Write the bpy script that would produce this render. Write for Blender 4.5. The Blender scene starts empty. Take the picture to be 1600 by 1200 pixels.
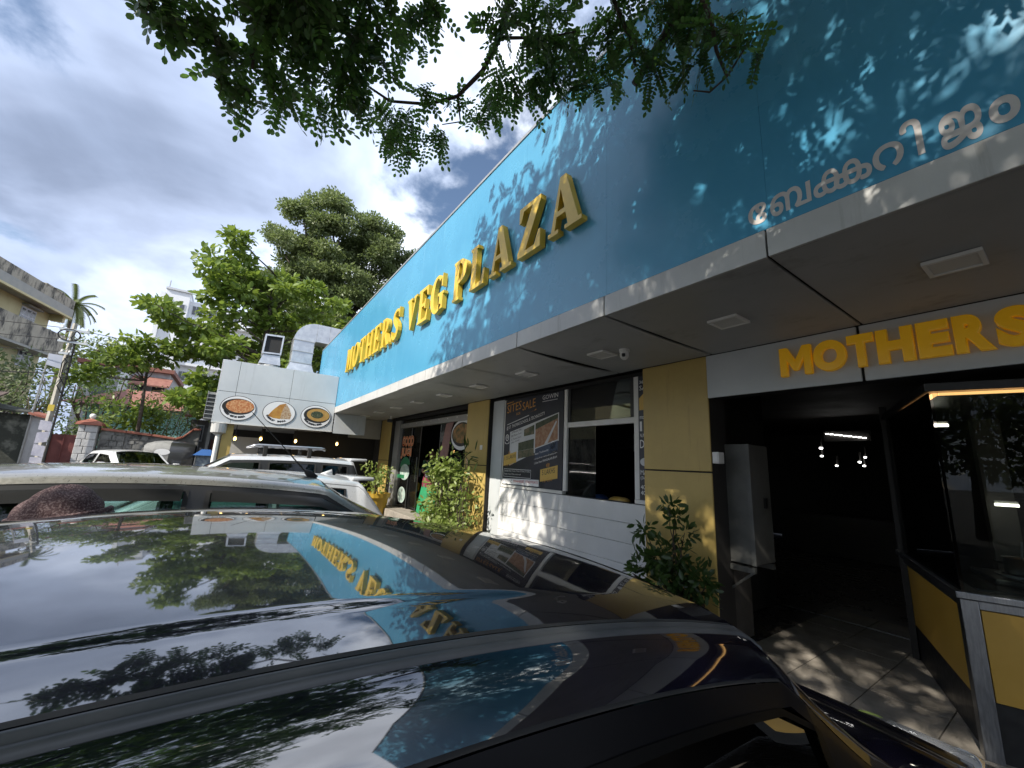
import bpy, bmesh, math, random
import numpy as np
from mathutils import Vector, Matrix

random.seed(7)
rng = np.random.default_rng(11)
scene = bpy.context.scene
COL = scene.collection
# metric scene; the camera stands at the origin, ground level is GZ below it
GZ = -1.70
FZ = -1.60          # raised floor of the restaurant

# ------------------------------------------------------------------ camera
cam = bpy.data.cameras.new('camera')
cam.sensor_width = 36.0
cam.lens = 624.0 / 1600.0 * 36.0
cam.clip_start = 0.03
cam.clip_end = 3000
cam_ob = bpy.data.objects.new('camera', cam)
COL.objects.link(cam_ob)
_R = Matrix(((0.575295, 0.136697, 0.806442), (0.816529, -0.153989, -0.556389), (0.048126, 0.978571, -0.200206)))
cam_ob.matrix_world = _R.to_4x4()
scene.camera = cam_ob

# ------------------------------------------------------------------ light
SUN_DIR = Vector((-0.30, 1.0, -0.85)).normalized()      # the way the light travels
sun = bpy.data.lights.new('sun', 'SUN')
sun.energy = 4.7
sun.angle = math.radians(0.5)
sun.color = (1.0, 0.93, 0.82)
sun_ob = bpy.data.objects.new('sun', sun)
COL.objects.link(sun_ob)
sun_ob.rotation_euler = SUN_DIR.to_track_quat('-Z', 'Y').to_euler()
sun_ob.location = (3, -10, 12)

scene.view_settings.view_transform = 'Standard'
scene.view_settings.look = 'None'
scene.view_settings.gamma = 1.0
scene.view_settings.use_curve_mapping = False
scene.view_settings.exposure = 0.62
scene.render.engine = 'CYCLES'
scene.cycles.max_bounces = 8
scene.cycles.transparent_max_bounces = 16
scene.cycles.use_denoising = True

W = bpy.data.worlds.new('World')
scene.world = W
W.use_nodes = True
wn, wl = W.node_tree.nodes, W.node_tree.links
wn.clear()
w_out = wn.new('ShaderNodeOutputWorld')
sky = wn.new('ShaderNodeTexSky')
sky.sky_type = 'NISHITA'
sky.sun_disc = False
sky.sun_elevation = math.asin(-SUN_DIR.z)
sky.sun_rotation = math.atan2(-SUN_DIR.x, -SUN_DIR.y)
sky.air_density = 1.0
sky.dust_density = 0.6
bg_sky = wn.new('ShaderNodeBackground')
bg_sky.inputs['Strength'].default_value = 0.11
wl.new(sky.outputs[0], bg_sky.inputs[0])
tc = wn.new('ShaderNodeTexCoord')
sep = wn.new('ShaderNodeSeparateXYZ')
wl.new(tc.outputs['Generated'], sep.inputs[0])
# clouds lie on a flat layer: direction divided by its height
zc = wn.new('ShaderNodeMath'); zc.operation = 'MAXIMUM'; zc.inputs[1].default_value = 0.0
wl.new(sep.outputs['Z'], zc.inputs[0])
za = wn.new('ShaderNodeMath'); za.operation = 'ADD'; za.inputs[1].default_value = 0.32
wl.new(zc.outputs[0], za.inputs[0])
dv = wn.new('ShaderNodeVectorMath'); dv.operation = 'DIVIDE'
cmb = wn.new('ShaderNodeCombineXYZ')
for k in range(3):
    wl.new(za.outputs[0], cmb.inputs[k])
wl.new(tc.outputs['Generated'], dv.inputs[0]); wl.new(cmb.outputs[0], dv.inputs[1])
def wnoise(scale, detail, loc, rough=0.55, dist=0.0):
    mp = wn.new('ShaderNodeMapping')
    mp.inputs['Location'].default_value = loc
    mp.inputs['Scale'].default_value = (1, 1, 0.25)
    wl.new(dv.outputs[0], mp.inputs[0])
    n = wn.new('ShaderNodeTexNoise')
    n.inputs['Scale'].default_value = scale
    n.inputs['Detail'].default_value = detail
    n.inputs['Roughness'].default_value = rough
    n.inputs['Distortion'].default_value = dist
    wl.new(mp.outputs[0], n.inputs['Vector'])
    return n
def wramp(src, stops):
    r = wn.new('ShaderNodeValToRGB')
    e = r.color_ramp.elements
    e[0].position, e[0].color = stops[0][0], (*stops[0][1], 1)
    e[1].position, e[1].color = stops[-1][0], (*stops[-1][1], 1)
    for p, c in stops[1:-1]:
        x = e.new(p); x.color = (*c, 1)
    r.color_ramp.interpolation = 'EASE'
    wl.new(src, r.inputs[0])
    return r
n_cover = wnoise(2.6, 9, (3.1, 1.7, 0.3), 0.56, 0.25)
n_tone = wnoise(1.25, 6, (0.4, 5.2, 1.1), 0.5, 0.4)
cover = wramp(n_cover.outputs['Fac'], [(0.33, (0, 0, 0)), (0.47, (1, 1, 1))])
tone = wramp(n_tone.outputs['Fac'], [(0.30, (0.195, 0.24, 0.34)), (0.42, (0.32, 0.38, 0.515)), (0.50, (0.48, 0.55, 0.70)), (0.60, (0.78, 0.83, 0.93))])
fine = wramp(n_cover.outputs['Fac'], [(0.42, (1.12, 1.12, 1.12)), (0.7, (0.86, 0.86, 0.87))])
mul = wn.new('ShaderNodeMixRGB'); mul.blend_type = 'MULTIPLY'; mul.inputs[0].default_value = 1.0
wl.new(tone.outputs[0], mul.inputs[1]); wl.new(fine.outputs[0], mul.inputs[2])
bg_cloud = wn.new('ShaderNodeBackground')
bg_cloud.inputs['Strength'].default_value = 1.30
wl.new(mul.outputs[0], bg_cloud.inputs[0])
mixw = wn.new('ShaderNodeMixShader')
wl.new(cover.outputs[0], mixw.inputs[0])
wl.new(bg_sky.outputs[0], mixw.inputs[1]); wl.new(bg_cloud.outputs[0], mixw.inputs[2])
wl.new(mixw.outputs[0], w_out.inputs[0])

# ------------------------------------------------------------------ materials
def mat(name, col, rough=0.5, col2=None, vscale=3.0, metal=0.0, spec=0.5, bump=0.0, bscale=60.0, coat=0.0, streak=None,
        emit=None, estr=0.0, vdetail=6, transl=None, stretch=None, lo=0.38, hi=0.62, bstretch=None, coat_ior=1.5):
    m = bpy.data.materials.new(name)
    m.use_nodes = True
    nt = m.node_tree; N, L = nt.nodes, nt.links
    b = N['Principled BSDF']
    b.inputs['Base Color'].default_value = (*col, 1)
    b.inputs['Roughness'].default_value = rough
    b.inputs['Metallic'].default_value = metal
    b.inputs['Specular IOR Level'].default_value = spec
    b.inputs['Coat Weight'].default_value = coat
    b.inputs['Coat Roughness'].default_value = 0.03
    b.inputs['Coat IOR'].default_value = coat_ior
    if emit:
        b.inputs['Emission Color'].default_value = (*emit, 1)
        b.inputs['Emission Strength'].default_value = estr
    t = N.new('ShaderNodeTexCoord')
    if col2:
        mp = N.new('ShaderNodeMapping')
        mp.inputs['Scale'].default_value = stretch or (1, 1, 1)
        L.new(t.outputs['Object'], mp.inputs[0])
        n = N.new('ShaderNodeTexNoise'); n.inputs['Scale'].default_value = vscale; n.inputs['Detail'].default_value = vdetail
        n.inputs['Roughness'].default_value = 0.62
        L.new(mp.outputs[0], n.inputs['Vector'])
        r = N.new('ShaderNodeValToRGB')
        r.color_ramp.elements[0].position = lo; r.color_ramp.elements[0].color = (*col, 1)
        r.color_ramp.elements[1].position = hi; r.color_ramp.elements[1].color = (*col2, 1)
        L.new(n.outputs['Fac'], r.inputs[0])
        last = r.outputs[0]
        if streak:
            sc, scol, slo, shi = streak
            mp2 = N.new('ShaderNodeMapping'); mp2.inputs['Scale'].default_value = sc
            L.new(t.outputs['Object'], mp2.inputs[0])
            n2 = N.new('ShaderNodeTexNoise'); n2.inputs['Scale'].default_value = 1.0; n2.inputs['Detail'].default_value = 5
            n2.inputs['Roughness'].default_value = 0.7
            L.new(mp2.outputs[0], n2.inputs['Vector'])
            r2 = N.new('ShaderNodeValToRGB')
            r2.color_ramp.elements[0].position = slo; r2.color_ramp.elements[0].color = (0, 0, 0, 1)
            r2.color_ramp.elements[1].position = shi; r2.color_ramp.elements[1].color = (1, 1, 1, 1)
            L.new(n2.outputs['Fac'], r2.inputs[0])
            mx = N.new('ShaderNodeMixRGB'); mx.inputs[2].default_value = (*scol, 1)
            L.new(r2.outputs[0], mx.inputs[0]); L.new(last, mx.inputs[1])
            last = mx.outputs[0]
        L.new(last, b.inputs['Base Color'])
        # wear changes the gloss a little too
        rr = N.new('ShaderNodeMapRange')
        rr.inputs['From Min'].default_value = 0.3; rr.inputs['From Max'].default_value = 0.7
        rr.inputs['To Min'].default_value = max(0.02, rough * 0.85); rr.inputs['To Max'].default_value = min(1, rough * 1.2)
        L.new(n.outputs['Fac'], rr.inputs[0]); L.new(rr.outputs[0], b.inputs['Roughness'])
    if bump:
        mpb = N.new('ShaderNodeMapping'); mpb.inputs['Scale'].default_value = bstretch or (1, 1, 1)
        L.new(t.outputs['Object'], mpb.inputs[0])
        nb = N.new('ShaderNodeTexNoise'); nb.inputs['Scale'].default_value = bscale; nb.inputs['Detail'].default_value = 4
        L.new(mpb.outputs[0], nb.inputs['Vector'])
        bp = N.new('ShaderNodeBump'); bp.inputs['Strength'].default_value = bump; bp.inputs['Distance'].default_value = 0.02
        L.new(nb.outputs['Fac'], bp.inputs['Height']); L.new(bp.outputs[0], b.inputs['Normal'])
    if transl:
        tr = N.new('ShaderNodeBsdfTranslucent'); tr.inputs[0].default_value = (*transl, 1)
        mix = N.new('ShaderNodeMixShader'); mix.inputs[0].default_value = 0.35
        L.new(b.outputs[0], mix.inputs[1]); L.new(tr.outputs[0], mix.inputs[2])
        L.new(mix.outputs[0], N['Material Output'].inputs[0])
    return m

def glass_mat(name, tint=(0.75, 0.82, 0.8), ior=1.5, rough=0.0, dust=0.0):
    m = bpy.data.materials.new(name); m.use_nodes = True
    N, L = m.node_tree.nodes, m.node_tree.links
    N.remove(N['Principled BSDF'])
    tr = N.new('ShaderNodeBsdfTransparent'); tr.inputs[0].default_value = (*tint, 1)
    gl = N.new('ShaderNodeBsdfGlossy'); gl.inputs['Roughness'].default_value = rough
    fr = N.new('ShaderNodeFresnel'); fr.inputs[0].default_value = ior
    mx = N.new('ShaderNodeMixShader')
    L.new(fr.outputs[0], mx.inputs[0]); L.new(tr.outputs[0], mx.inputs[1]); L.new(gl.outputs[0], mx.inputs[2])
    last = mx
    if dust:
        df = N.new('ShaderNodeBsdfDiffuse'); df.inputs[0].default_value = (0.45, 0.43, 0.4, 1)
        m2 = N.new('ShaderNodeMixShader'); m2.inputs[0].default_value = dust
        L.new(mx.outputs[0], m2.inputs[1]); L.new(df.outputs[0], m2.inputs[2]); last = m2
    L.new(last.outputs[0], N['Material Output'].inputs[0])
    return m

def leaf_mat(name, col, col2, transl, rough=0.45, vscale=2.5, tr=0.35):
    """leaf colours vary from clump to clump (noise over position) and light passes through"""
    m = mat(name, col, rough, col2, vscale, transl=transl, vdetail=3, lo=0.35, hi=0.65)
    return m

M = {}
M['blue'] = mat('sign vinyl blue', (0.062, 0.275, 0.450), 0.26, (0.082, 0.32, 0.50), 0.9, spec=0.55, bump=0.24, bscale=1.6,
                streak=((7.0, 1.0, 0.22), (0.22, 0.50, 0.66), 0.62, 0.86), bstretch=(1.6, 1, 0.7))
M['blue_edge'] = mat('sign edge', (0.01, 0.10, 0.2), 0.5, (0.02, 0.13, 0.24), 4)
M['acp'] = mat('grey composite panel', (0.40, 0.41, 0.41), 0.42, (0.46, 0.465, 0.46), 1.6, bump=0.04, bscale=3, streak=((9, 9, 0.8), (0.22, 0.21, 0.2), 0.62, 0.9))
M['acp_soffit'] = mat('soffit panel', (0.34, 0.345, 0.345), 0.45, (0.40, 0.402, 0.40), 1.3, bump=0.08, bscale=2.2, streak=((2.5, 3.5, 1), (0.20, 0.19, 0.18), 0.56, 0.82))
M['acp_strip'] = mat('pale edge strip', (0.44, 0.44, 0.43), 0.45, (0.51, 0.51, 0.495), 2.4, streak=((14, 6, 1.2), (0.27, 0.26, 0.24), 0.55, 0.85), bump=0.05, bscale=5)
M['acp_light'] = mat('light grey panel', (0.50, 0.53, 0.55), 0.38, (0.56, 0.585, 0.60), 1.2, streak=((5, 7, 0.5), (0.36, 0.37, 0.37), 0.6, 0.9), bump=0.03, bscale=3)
M['yellow_clad'] = mat('mustard cladding', (0.45, 0.325, 0.10), 0.42, (0.51, 0.37, 0.12), 1.8, streak=((10, 10, 0.7), (0.24, 0.17, 0.06), 0.58, 0.85), bump=0.03, bscale=4)
M['gold'] = mat('gold letter paint', (0.66, 0.43, 0.035), 0.34, (0.72, 0.49, 0.055), 3.0, spec=0.5)
M['amber'] = mat('lit amber acrylic letters', (0.90, 0.47, 0.010), 0.22, (0.95, 0.53, 0.016), 5.0, spec=0.55, coat=0.3, emit=(1.0, 0.50, 0.014), estr=0.05)
M['white_wall'] = mat('white siding', (0.70, 0.70, 0.69), 0.4, (0.77, 0.77, 0.76), 1.5, streak=((8, 8, 1.0), (0.42, 0.40, 0.36), 0.6, 0.85))
M['white_alu'] = mat('white aluminium', (0.66, 0.65, 0.61), 0.35, (0.72, 0.71, 0.68), 6)
M['grey_alu'] = mat('grey aluminium', (0.34, 0.34, 0.33), 0.35, (0.40, 0.40, 0.39), 5, metal=0.4)
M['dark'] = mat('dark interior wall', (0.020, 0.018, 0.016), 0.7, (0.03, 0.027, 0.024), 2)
M['dark_gap'] = mat('dark joint', (0.012, 0.012, 0.012), 0.8)
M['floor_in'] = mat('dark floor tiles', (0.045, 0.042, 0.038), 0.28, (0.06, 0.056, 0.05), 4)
M['white'] = mat('white print', (0.74, 0.74, 0.74), 0.5)
M['white_plastic'] = mat('white plastic', (0.74, 0.73, 0.70), 0.35, (0.78, 0.77, 0.75), 8)
M['black_plastic'] = mat('black plastic', (0.014, 0.014, 0.015), 0.4, (0.02, 0.02, 0.02), 20)
M['rubber'] = mat('rubber', (0.012, 0.012, 0.012), 0.75, (0.02, 0.02, 0.02), 30)
M['kiosk_glass'] = glass_mat('counter glass', (0.70, 0.74, 0.72), 1.26, dust=0.002)
M['glass'] = glass_mat('shop glass', (0.62, 0.68, 0.67), 1.5, dust=0.012)
M['glass_dark'] = glass_mat('tinted glass', (0.26, 0.31, 0.30), 1.6)
M['car_glass'] = glass_mat('car glass', (0.45, 0.60, 0.57), 1.55)
M['glass_black'] = glass_mat('dark car glass', (0.07, 0.085, 0.085), 1.6)
M['black'] = mat('ink', (0.015, 0.015, 0.02), 0.5)
M['steel'] = mat('brushed steel', (0.27, 0.28, 0.30), 0.36, (0.35, 0.36, 0.38), 12, metal=1.0, stretch=(8, 8, 1))
M['zinc'] = mat('galvanised sheet', (0.42, 0.44, 0.47), 0.42, (0.54, 0.56, 0.58), 5, metal=0.75, bump=0.05, bscale=6)
M['asphalt'] = mat('asphalt', (0.042, 0.042, 0.041), 0.9, (0.07, 0.068, 0.064), 1.2, bump=0.5, bscale=140)
M['paver'] = mat('paving tile', (0.24, 0.215, 0.18), 0.75, (0.33, 0.295, 0.25), 5, bump=0.3, bscale=70, streak=((3, 3, 3), (0.10, 0.09, 0.08), 0.55, 0.8))
M['concrete'] = mat('old concrete', (0.30, 0.285, 0.25), 0.85, (0.42, 0.40, 0.35), 3.5, bump=0.3, bscale=30)
M['bark'] = mat('bark', (0.055, 0.043, 0.032), 0.9, (0.11, 0.09, 0.068), 14, bump=0.8, bscale=35)
M['twig'] = mat('twig bark', (0.05, 0.034, 0.026), 0.85, (0.085, 0.06, 0.045), 20)

# ------------------------------------------------------------------ object helpers
ORG = {}
def tag(o, label=None, cat=None, group=None, kind=None):
    if label: o['label'] = label
    if cat: o['category'] = cat
    if group: o['group'] = group
    if kind: o['kind'] = kind
    return o

def thing(name, label, cat, loc=(0, 0, 0), group=None, rotz=0.0):
    o = bpy.data.objects.new(name, None)
    o.empty_display_size = 0.2
    COL.objects.link(o)
    o.location = loc
    o.rotation_euler = (0, 0, rotz)
    ORG[o.name] = Vector(loc) if rotz == 0 else Vector((0, 0, 0))
    return tag(o, label, cat, group)

def link(name, me, m=None, parent=None, smooth=False, org=None):
    """link mesh data given in world coordinates (or in its thing's own coordinates when the thing is turned)"""
    o = bpy.data.objects.new(name, me)
    COL.objects.link(o)
    if m is not None:
        me.materials.clear(); me.materials.append(m)
    off = Vector((0, 0, 0))
    if parent is not None:
        o.parent = parent
        off = ORG[parent.name]
        ORG[o.name] = off
    elif org is not None:
        off = Vector(org); o.location = off; ORG[o.name] = off
    else:
        ORG[o.name] = off
    if off.length > 0:
        me.transform(Matrix.Translation(-off))
    if smooth:
        me.polygons.foreach_set('use_smooth', [True] * len(me.polygons))
    return o

def copy_tree(o, parent=None):
    c = o.copy(); COL.objects.link(c)
    if parent is not None:
        c.parent = parent
    ORG[c.name] = ORG.get(o.name, Vector((0, 0, 0)))
    for ch in list(o.children):
        copy_tree(ch, c)
    return c

class MB:
    """collects faces for one mesh object"""
    def __init__(s):
        s.v = []; s.f = []
    def add(s, vs, fs):
        n = len(s.v); s.v += [tuple(p) for p in vs]; s.f += [tuple(i + n for i in f) for f in fs]; return s
    def box(s, x0, x1, y0, y1, z0, z1):
        return s.add([(x0, y0, z0), (x1, y0, z0), (x1, y1, z0), (x0, y1, z0), (x0, y0, z1), (x1, y0, z1), (x1, y1, z1), (x0, y1, z1)],
                     [(0, 3, 2, 1), (4, 5, 6, 7), (0, 1, 5, 4), (1, 2, 6, 5), (2, 3, 7, 6), (3, 0, 4, 7)])
    def obox(s, o, a, b, c):
        o, a, b, c = Vector(o), Vector(a), Vector(b), Vector(c)
        return s.add([o, o + a, o + a + b, o + b, o + c, o + a + c, o + a + b + c, o + b + c],
                     [(0, 3, 2, 1), (4, 5, 6, 7), (0, 1, 5, 4), (1, 2, 6, 5), (2, 3, 7, 6), (3, 0, 4, 7)])
    def prism(s, pts, d):
        """closed polygon pts (3-D, flat) pushed along vector d"""
        n = len(pts); d = Vector(d)
        vs = [Vector(p) for p in pts] + [Vector(p) + d for p in pts]
        fs = [tuple(range(n))[::-1], tuple(range(n, 2 * n))] + [(i, (i + 1) % n, n + (i + 1) % n, n + i) for i in range(n)]
        return s.add(vs, fs)
    def grid(s, rows):
        nr, nc = len(rows), len(rows[0])
        vs = [p for r in rows for p in r]
        return s.add(vs, [(i * nc + j, i * nc + j + 1, (i + 1) * nc + j + 1, (i + 1) * nc + j) for i in range(nr - 1) for j in range(nc - 1)])
    def tube(s, path, r, n=8, cap=True):
        path = [Vector(p) for p in path]
        rs = r if isinstance(r, (list, tuple)) else [r] * len(path)
        up = None; rings = []
        for i, p in enumerate(path):
            t = (path[min(i + 1, len(path) - 1)] - path[max(i - 1, 0)]).normalized()
            if up is None:
                up = Vector((0, 0, 1)) if abs(t.z) < 0.9 else Vector((1, 0, 0))
            a = t.cross(up)
            if a.length < 1e-6: a = t.cross(Vector((0, 1, 0.3)))
            a.normalize(); b = a.cross(t).normalized(); up = b
            rings.append([p + (a * math.cos(2 * math.pi * k / n) + b * math.sin(2 * math.pi * k / n)) * rs[i] for k in range(n)])
        base = len(s.v)
        s.v += [tuple(q) for ring in rings for q in ring]
        for i in range(len(path) - 1):
            for k in range(n):
                s.f.append((base + i * n + k, base + i * n + (k + 1) % n, base + (i + 1) * n + (k + 1) % n, base + (i + 1) * n + k))
        if cap:
            s.f.append(tuple(base + k for k in range(n))[::-1])
            s.f.append(tuple(base + (len(path) - 1) * n + k for k in range(n)))
        return s
    def lathe(s, c, prof, n=16, axis='z'):
        c = Vector(c); rows = []
        for (r, h) in prof:
            row = []
            for k in range(n + 1):
                a = 2 * math.pi * k / n
                u, w = r * math.cos(a), r * math.sin(a)
                row.append(c + (Vector((u, w, h)) if axis == 'z' else Vector((u, h, w)) if axis == 'y' else Vector((h, u, w))))
            rows.append(row)
        return s.grid(rows)
    def mesh(s, name):
        me = bpy.data.meshes.new(name)
        me.from_pydata(s.v, [], s.f); me.update(); return me
    def build(s, name, m, parent=None, smooth=False, org=None, fix=True, bevel=0.0):
        me = s.mesh(name)
        if fix or bevel:
            bm = bmesh.new(); bm.from_mesh(me)
            if smooth: bmesh.ops.remove_doubles(bm, verts=bm.verts, dist=1e-5)
            if fix: bmesh.ops.recalc_face_normals(bm, faces=bm.faces)
            if bevel:
                es = [e for e in bm.edges if len(e.link_faces) == 2 and e.calc_face_angle(0) > 0.6]
                bmesh.ops.bevel(bm, geom=es, offset=bevel, segments=2, profile=0.5, affect='EDGES', clamp_overlap=True)
            bm.to_mesh(me); bm.free()
        return link(name, me, m, parent, smooth, org)

def box(name, m, parent, x0, x1, y0, y1, z0, z1, bevel=0.0, org=None):
    return MB().box(x0, x1, y0, y1, z0, z1).build(name, m, parent, bevel=bevel, org=org)

_dg = [None]
def text_mesh(body, height, depth=0.0, bevel=0.0, offset=0.0, align='LEFT', res=3, space=1.0):
    c = bpy.data.curves.new('lettering', 'FONT')
    c.body = body; c.size = height / 0.73; c.extrude = depth / 2; c.bevel_depth = bevel; c.offset = offset; c.bevel_resolution = 2
    c.resolution_u = res; c.align_x = align; c.space_character = space
    o = bpy.data.objects.new('lettering', c); COL.objects.link(o)
    bpy.context.view_layer.update()
    me = bpy.data.meshes.new_from_object(o.evaluated_get(bpy.context.evaluated_depsgraph_get()))
    bpy.data.objects.remove(o); bpy.data.curves.remove(c)
    return me

def put_text(me, o, a, b, n, scale=(1, 1)):
    """text plane x->a, y->b, z->n placed at o"""
    a, b, n = Vector(a).normalized() * scale[0], Vector(b).normalized() * scale[1], Vector(n).normalized()
    me.transform(Matrix(((a.x, b.x, n.x, o[0]), (a.y, b.y, n.y, o[1]), (a.z, b.z, n.z, o[2]), (0, 0, 0, 1))))
    return me

def fit(me, x0, x1, y0, y1):
    """stretch a flat text mesh to a box in its own plane"""
    vs = np.empty(len(me.vertices) * 3); me.vertices.foreach_get('co', vs); vs = vs.reshape(-1, 3)
    mn, mx = vs.min(0), vs.max(0)
    vs[:, 0] = x0 + (vs[:, 0] - mn[0]) / max(1e-6, mx[0] - mn[0]) * (x1 - x0)
    vs[:, 1] = y0 + (vs[:, 1] - mn[1]) / max(1e-6, mx[1] - mn[1]) * (y1 - y0)
    me.vertices.foreach_set('co', vs.ravel()); me.update()
    return me

def cloud_mesh(name, tv, nf, pos, A, B, Cn, sx, sy):
    """many copies of a flat template (tv k x 3, one polygon, or nf polygons given as index lists) as one mesh.
    A along the leaf, B across, Cn its normal (N x 3 each)"""
    tv = np.asarray(tv, float); k = len(tv); n = len(pos)
    P = pos[:, None, :] + tv[None, :, 0:1] * (A * sx[:, None])[:, None, :] + tv[None, :, 1:2] * (B * sy[:, None])[:, None, :] + tv[None, :, 2:3] * (Cn * sy[:, None])[:, None, :]
    P = P.reshape(-1, 3)
    me = bpy.data.meshes.new(name)
    me.vertices.add(len(P)); me.vertices.foreach_set('co', P.ravel())
    idx = []; starts = []; tot = []
    loops = np.concatenate([np.asarray(f) for f in nf]); per = len(loops)
    allidx = (np.arange(n)[:, None] * k + loops[None, :]).ravel()
    lens = np.array([len(f) for f in nf]); off = np.concatenate([[0], np.cumsum(lens)[:-1]])
    me.loops.add(n * per); me.loops.foreach_set('vertex_index', allidx.astype(np.int32))
    me.polygons.add(n * len(nf))
    me.polygons.foreach_set('loop_start', (np.arange(n)[:, None] * per + off[None, :]).ravel().astype(np.int32))
    me.update(calc_edges=True); me.validate()
    return me

def unit(v): return v / np.maximum(1e-9, np.linalg.norm(v, axis=-1, keepdims=True))
def rand_dirs(n): return unit(rng.normal(size=(n, 3)))
LEAF4 = ([(0, 0, 0), (0.45, 0.5, 0.05), (1, 0, -0.08), (0.45, -0.5, 0.05)], [(0, 1, 2, 3)])
LEAF6 = ([(0, 0, 0), (0.3, 0.42, 0.08), (0.7, 0.42, 0.06), (1, 0, -0.05), (0.7, -0.42, 0.06), (0.3, -0.42, 0.08)], [(0, 1, 2, 3), (0, 3, 4, 5)])
def leaves_at(name, pos, d, nrm, ln, wd, tmpl=LEAF4):
    A = unit(d); B = unit(np.cross(nrm, A)); Cn = np.cross(A, B)
    return cloud_mesh(name, tmpl[0], tmpl[1], pos, A, B, Cn, ln, wd)

# ================================================================== SETTING
g = MB()
g.grid([[(x, y, GZ) for x in (-400, -13.9, 60, 400)] for y in (-400, -60, 60, 400)])
tag(g.build('ground', M['asphalt'], fix=False), kind='structure', label='dark asphalt of the parking yard')
# the road beyond the yard lies a little higher, joined by a ramp
rd = MB()
rd.grid([[(x, y, z) for x, z in ((-13.2, GZ + 0.004), (-14.2, GZ + 0.2), (-19.2, GZ + 0.2))] for y in (-80, -10, 10, 80)])
M['road'] = mat('road asphalt', (0.06, 0.06, 0.058), 0.9, (0.09, 0.088, 0.082), 2, bump=0.4, bscale=90)
tag(rd.build('road', M['road'], fix=False), kind='structure', label='worn asphalt road beyond the yard')
gf = MB().box(-400, -19.2, -300, 300, GZ - 0.3, GZ + 0.22)
M['earth'] = mat('earth', (0.10, 0.075, 0.05), 0.95, (0.15, 0.12, 0.08), 1)
tag(gf.build('plot_ground', M['earth']), kind='structure', label='earth of the house plots across the road')

# raised floor of the restaurant with tiles laid in front of the hall
fl = MB().box(-13.2, 4.0, 4.0, 14.0, GZ + 0.002, FZ - 0.012)
floor = tag(fl.build('entrance_floor', M['floor_in']), kind='structure', label='raised tiled floor of the restaurant')
tile = MB().box(0.004, 0.446, 0.004, 0.446, FZ - 0.012, FZ).mesh('paving_tile')
tile.materials.append(M['paver'])
k = 0
for i in range(7):
    for j in range(6):
        me = tile if k % 3 else tile.copy(); k += 1
        o = bpy.data.objects.new('paving_tile', me); COL.objects.link(o)
        o.parent = floor; o.location = (-2.16 + i * 0.45, 4.002 + j * 0.45, random.uniform(-0.0015, 0.0015))

# ================================================================== RESTAURANT
bld = thing('restaurant_building', 'long single storey restaurant with blue sign fascia, grey soffit and mustard pillars', 'building', (-5, 4.0, FZ))
# shell of the dark rooms behind the front
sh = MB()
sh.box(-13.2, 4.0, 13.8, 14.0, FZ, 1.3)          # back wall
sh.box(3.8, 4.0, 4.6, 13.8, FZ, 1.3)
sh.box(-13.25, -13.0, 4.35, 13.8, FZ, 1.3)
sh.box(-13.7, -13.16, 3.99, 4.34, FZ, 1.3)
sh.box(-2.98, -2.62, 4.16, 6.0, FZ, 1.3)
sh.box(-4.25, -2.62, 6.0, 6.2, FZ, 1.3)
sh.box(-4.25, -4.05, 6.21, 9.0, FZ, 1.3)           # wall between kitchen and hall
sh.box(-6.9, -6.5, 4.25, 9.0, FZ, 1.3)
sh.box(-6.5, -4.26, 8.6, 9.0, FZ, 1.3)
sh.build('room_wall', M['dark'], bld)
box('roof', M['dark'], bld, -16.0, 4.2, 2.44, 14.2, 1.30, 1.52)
# soffit panels (gap of about a centimetre, one of them sagging), and edge strip pieces
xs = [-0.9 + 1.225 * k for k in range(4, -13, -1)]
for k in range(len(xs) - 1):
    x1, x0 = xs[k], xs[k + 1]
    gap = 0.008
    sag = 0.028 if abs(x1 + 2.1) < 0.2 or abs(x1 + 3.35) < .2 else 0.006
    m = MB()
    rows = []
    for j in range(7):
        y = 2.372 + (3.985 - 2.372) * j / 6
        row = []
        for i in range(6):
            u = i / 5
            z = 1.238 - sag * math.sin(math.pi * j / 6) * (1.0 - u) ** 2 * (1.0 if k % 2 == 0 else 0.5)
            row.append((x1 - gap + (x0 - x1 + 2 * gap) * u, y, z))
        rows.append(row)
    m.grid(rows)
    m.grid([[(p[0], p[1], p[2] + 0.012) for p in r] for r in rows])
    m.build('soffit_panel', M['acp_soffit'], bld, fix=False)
    e = MB().box(x0 + gap * 0.7, x1 - gap * 0.7, 2.345, 2.368, 1.236 + random.uniform(-.003, .003), 1.408)
    e.build('edge_strip', M['acp_strip'], bld, bevel=0.003)
box('soffit_backing', M['dark_gap'], bld, -13.4, 4.1, 2.372, 4.1, 1.262, 1.296)
box('edge_backing', M['dark_gap'], bld, -12.2, 4.0, 2.369, 2.40, 1.25, 1.42)

def pillar(x0, x1, y0, joint=0.03):
    p = box('pillar', M['dark'], bld, x0 + 0.01, x1 - 0.01, y0 + 0.024, y0 + 0.34, FZ, 1.26)
    for z0, z1 in ((FZ, joint - 0.008), (joint + 0.008, 1.236)):
        MB().box(x0, x1, y0, y0 + 0.022, z0, z1).build('cladding_panel', M['yellow_clad'], p, bevel=0.004)
    return p
pillar(-3.0, -2.2, 4.0)
pillar(-7.38, -6.54, 4.0, -0.02)
pillar(-13.15, -12.2, 4.0, -0.02)
# grey jamb beside the window
jb = box('jamb_panel', M['acp_light'], bld, -6.525, -6.16, 4.10, 4.24, FZ, 1.2)
# beam over the hall opening, two panels with a dark joint
box('beam_core', M['dark_gap'], bld, -2.2, 4.0, 4.02, 4.25, 0.80, 1.235)
for x0, x1 in ((-2.197, -0.945), (-0.925, 0.33), (0.345, 1.6), (1.615, 3.9)):
    MB().box(x0, x1, 3.995, 4.018, 0.785, 1.234).build('beam_panel', M['acp_light'], bld, bevel=0.003)
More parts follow.
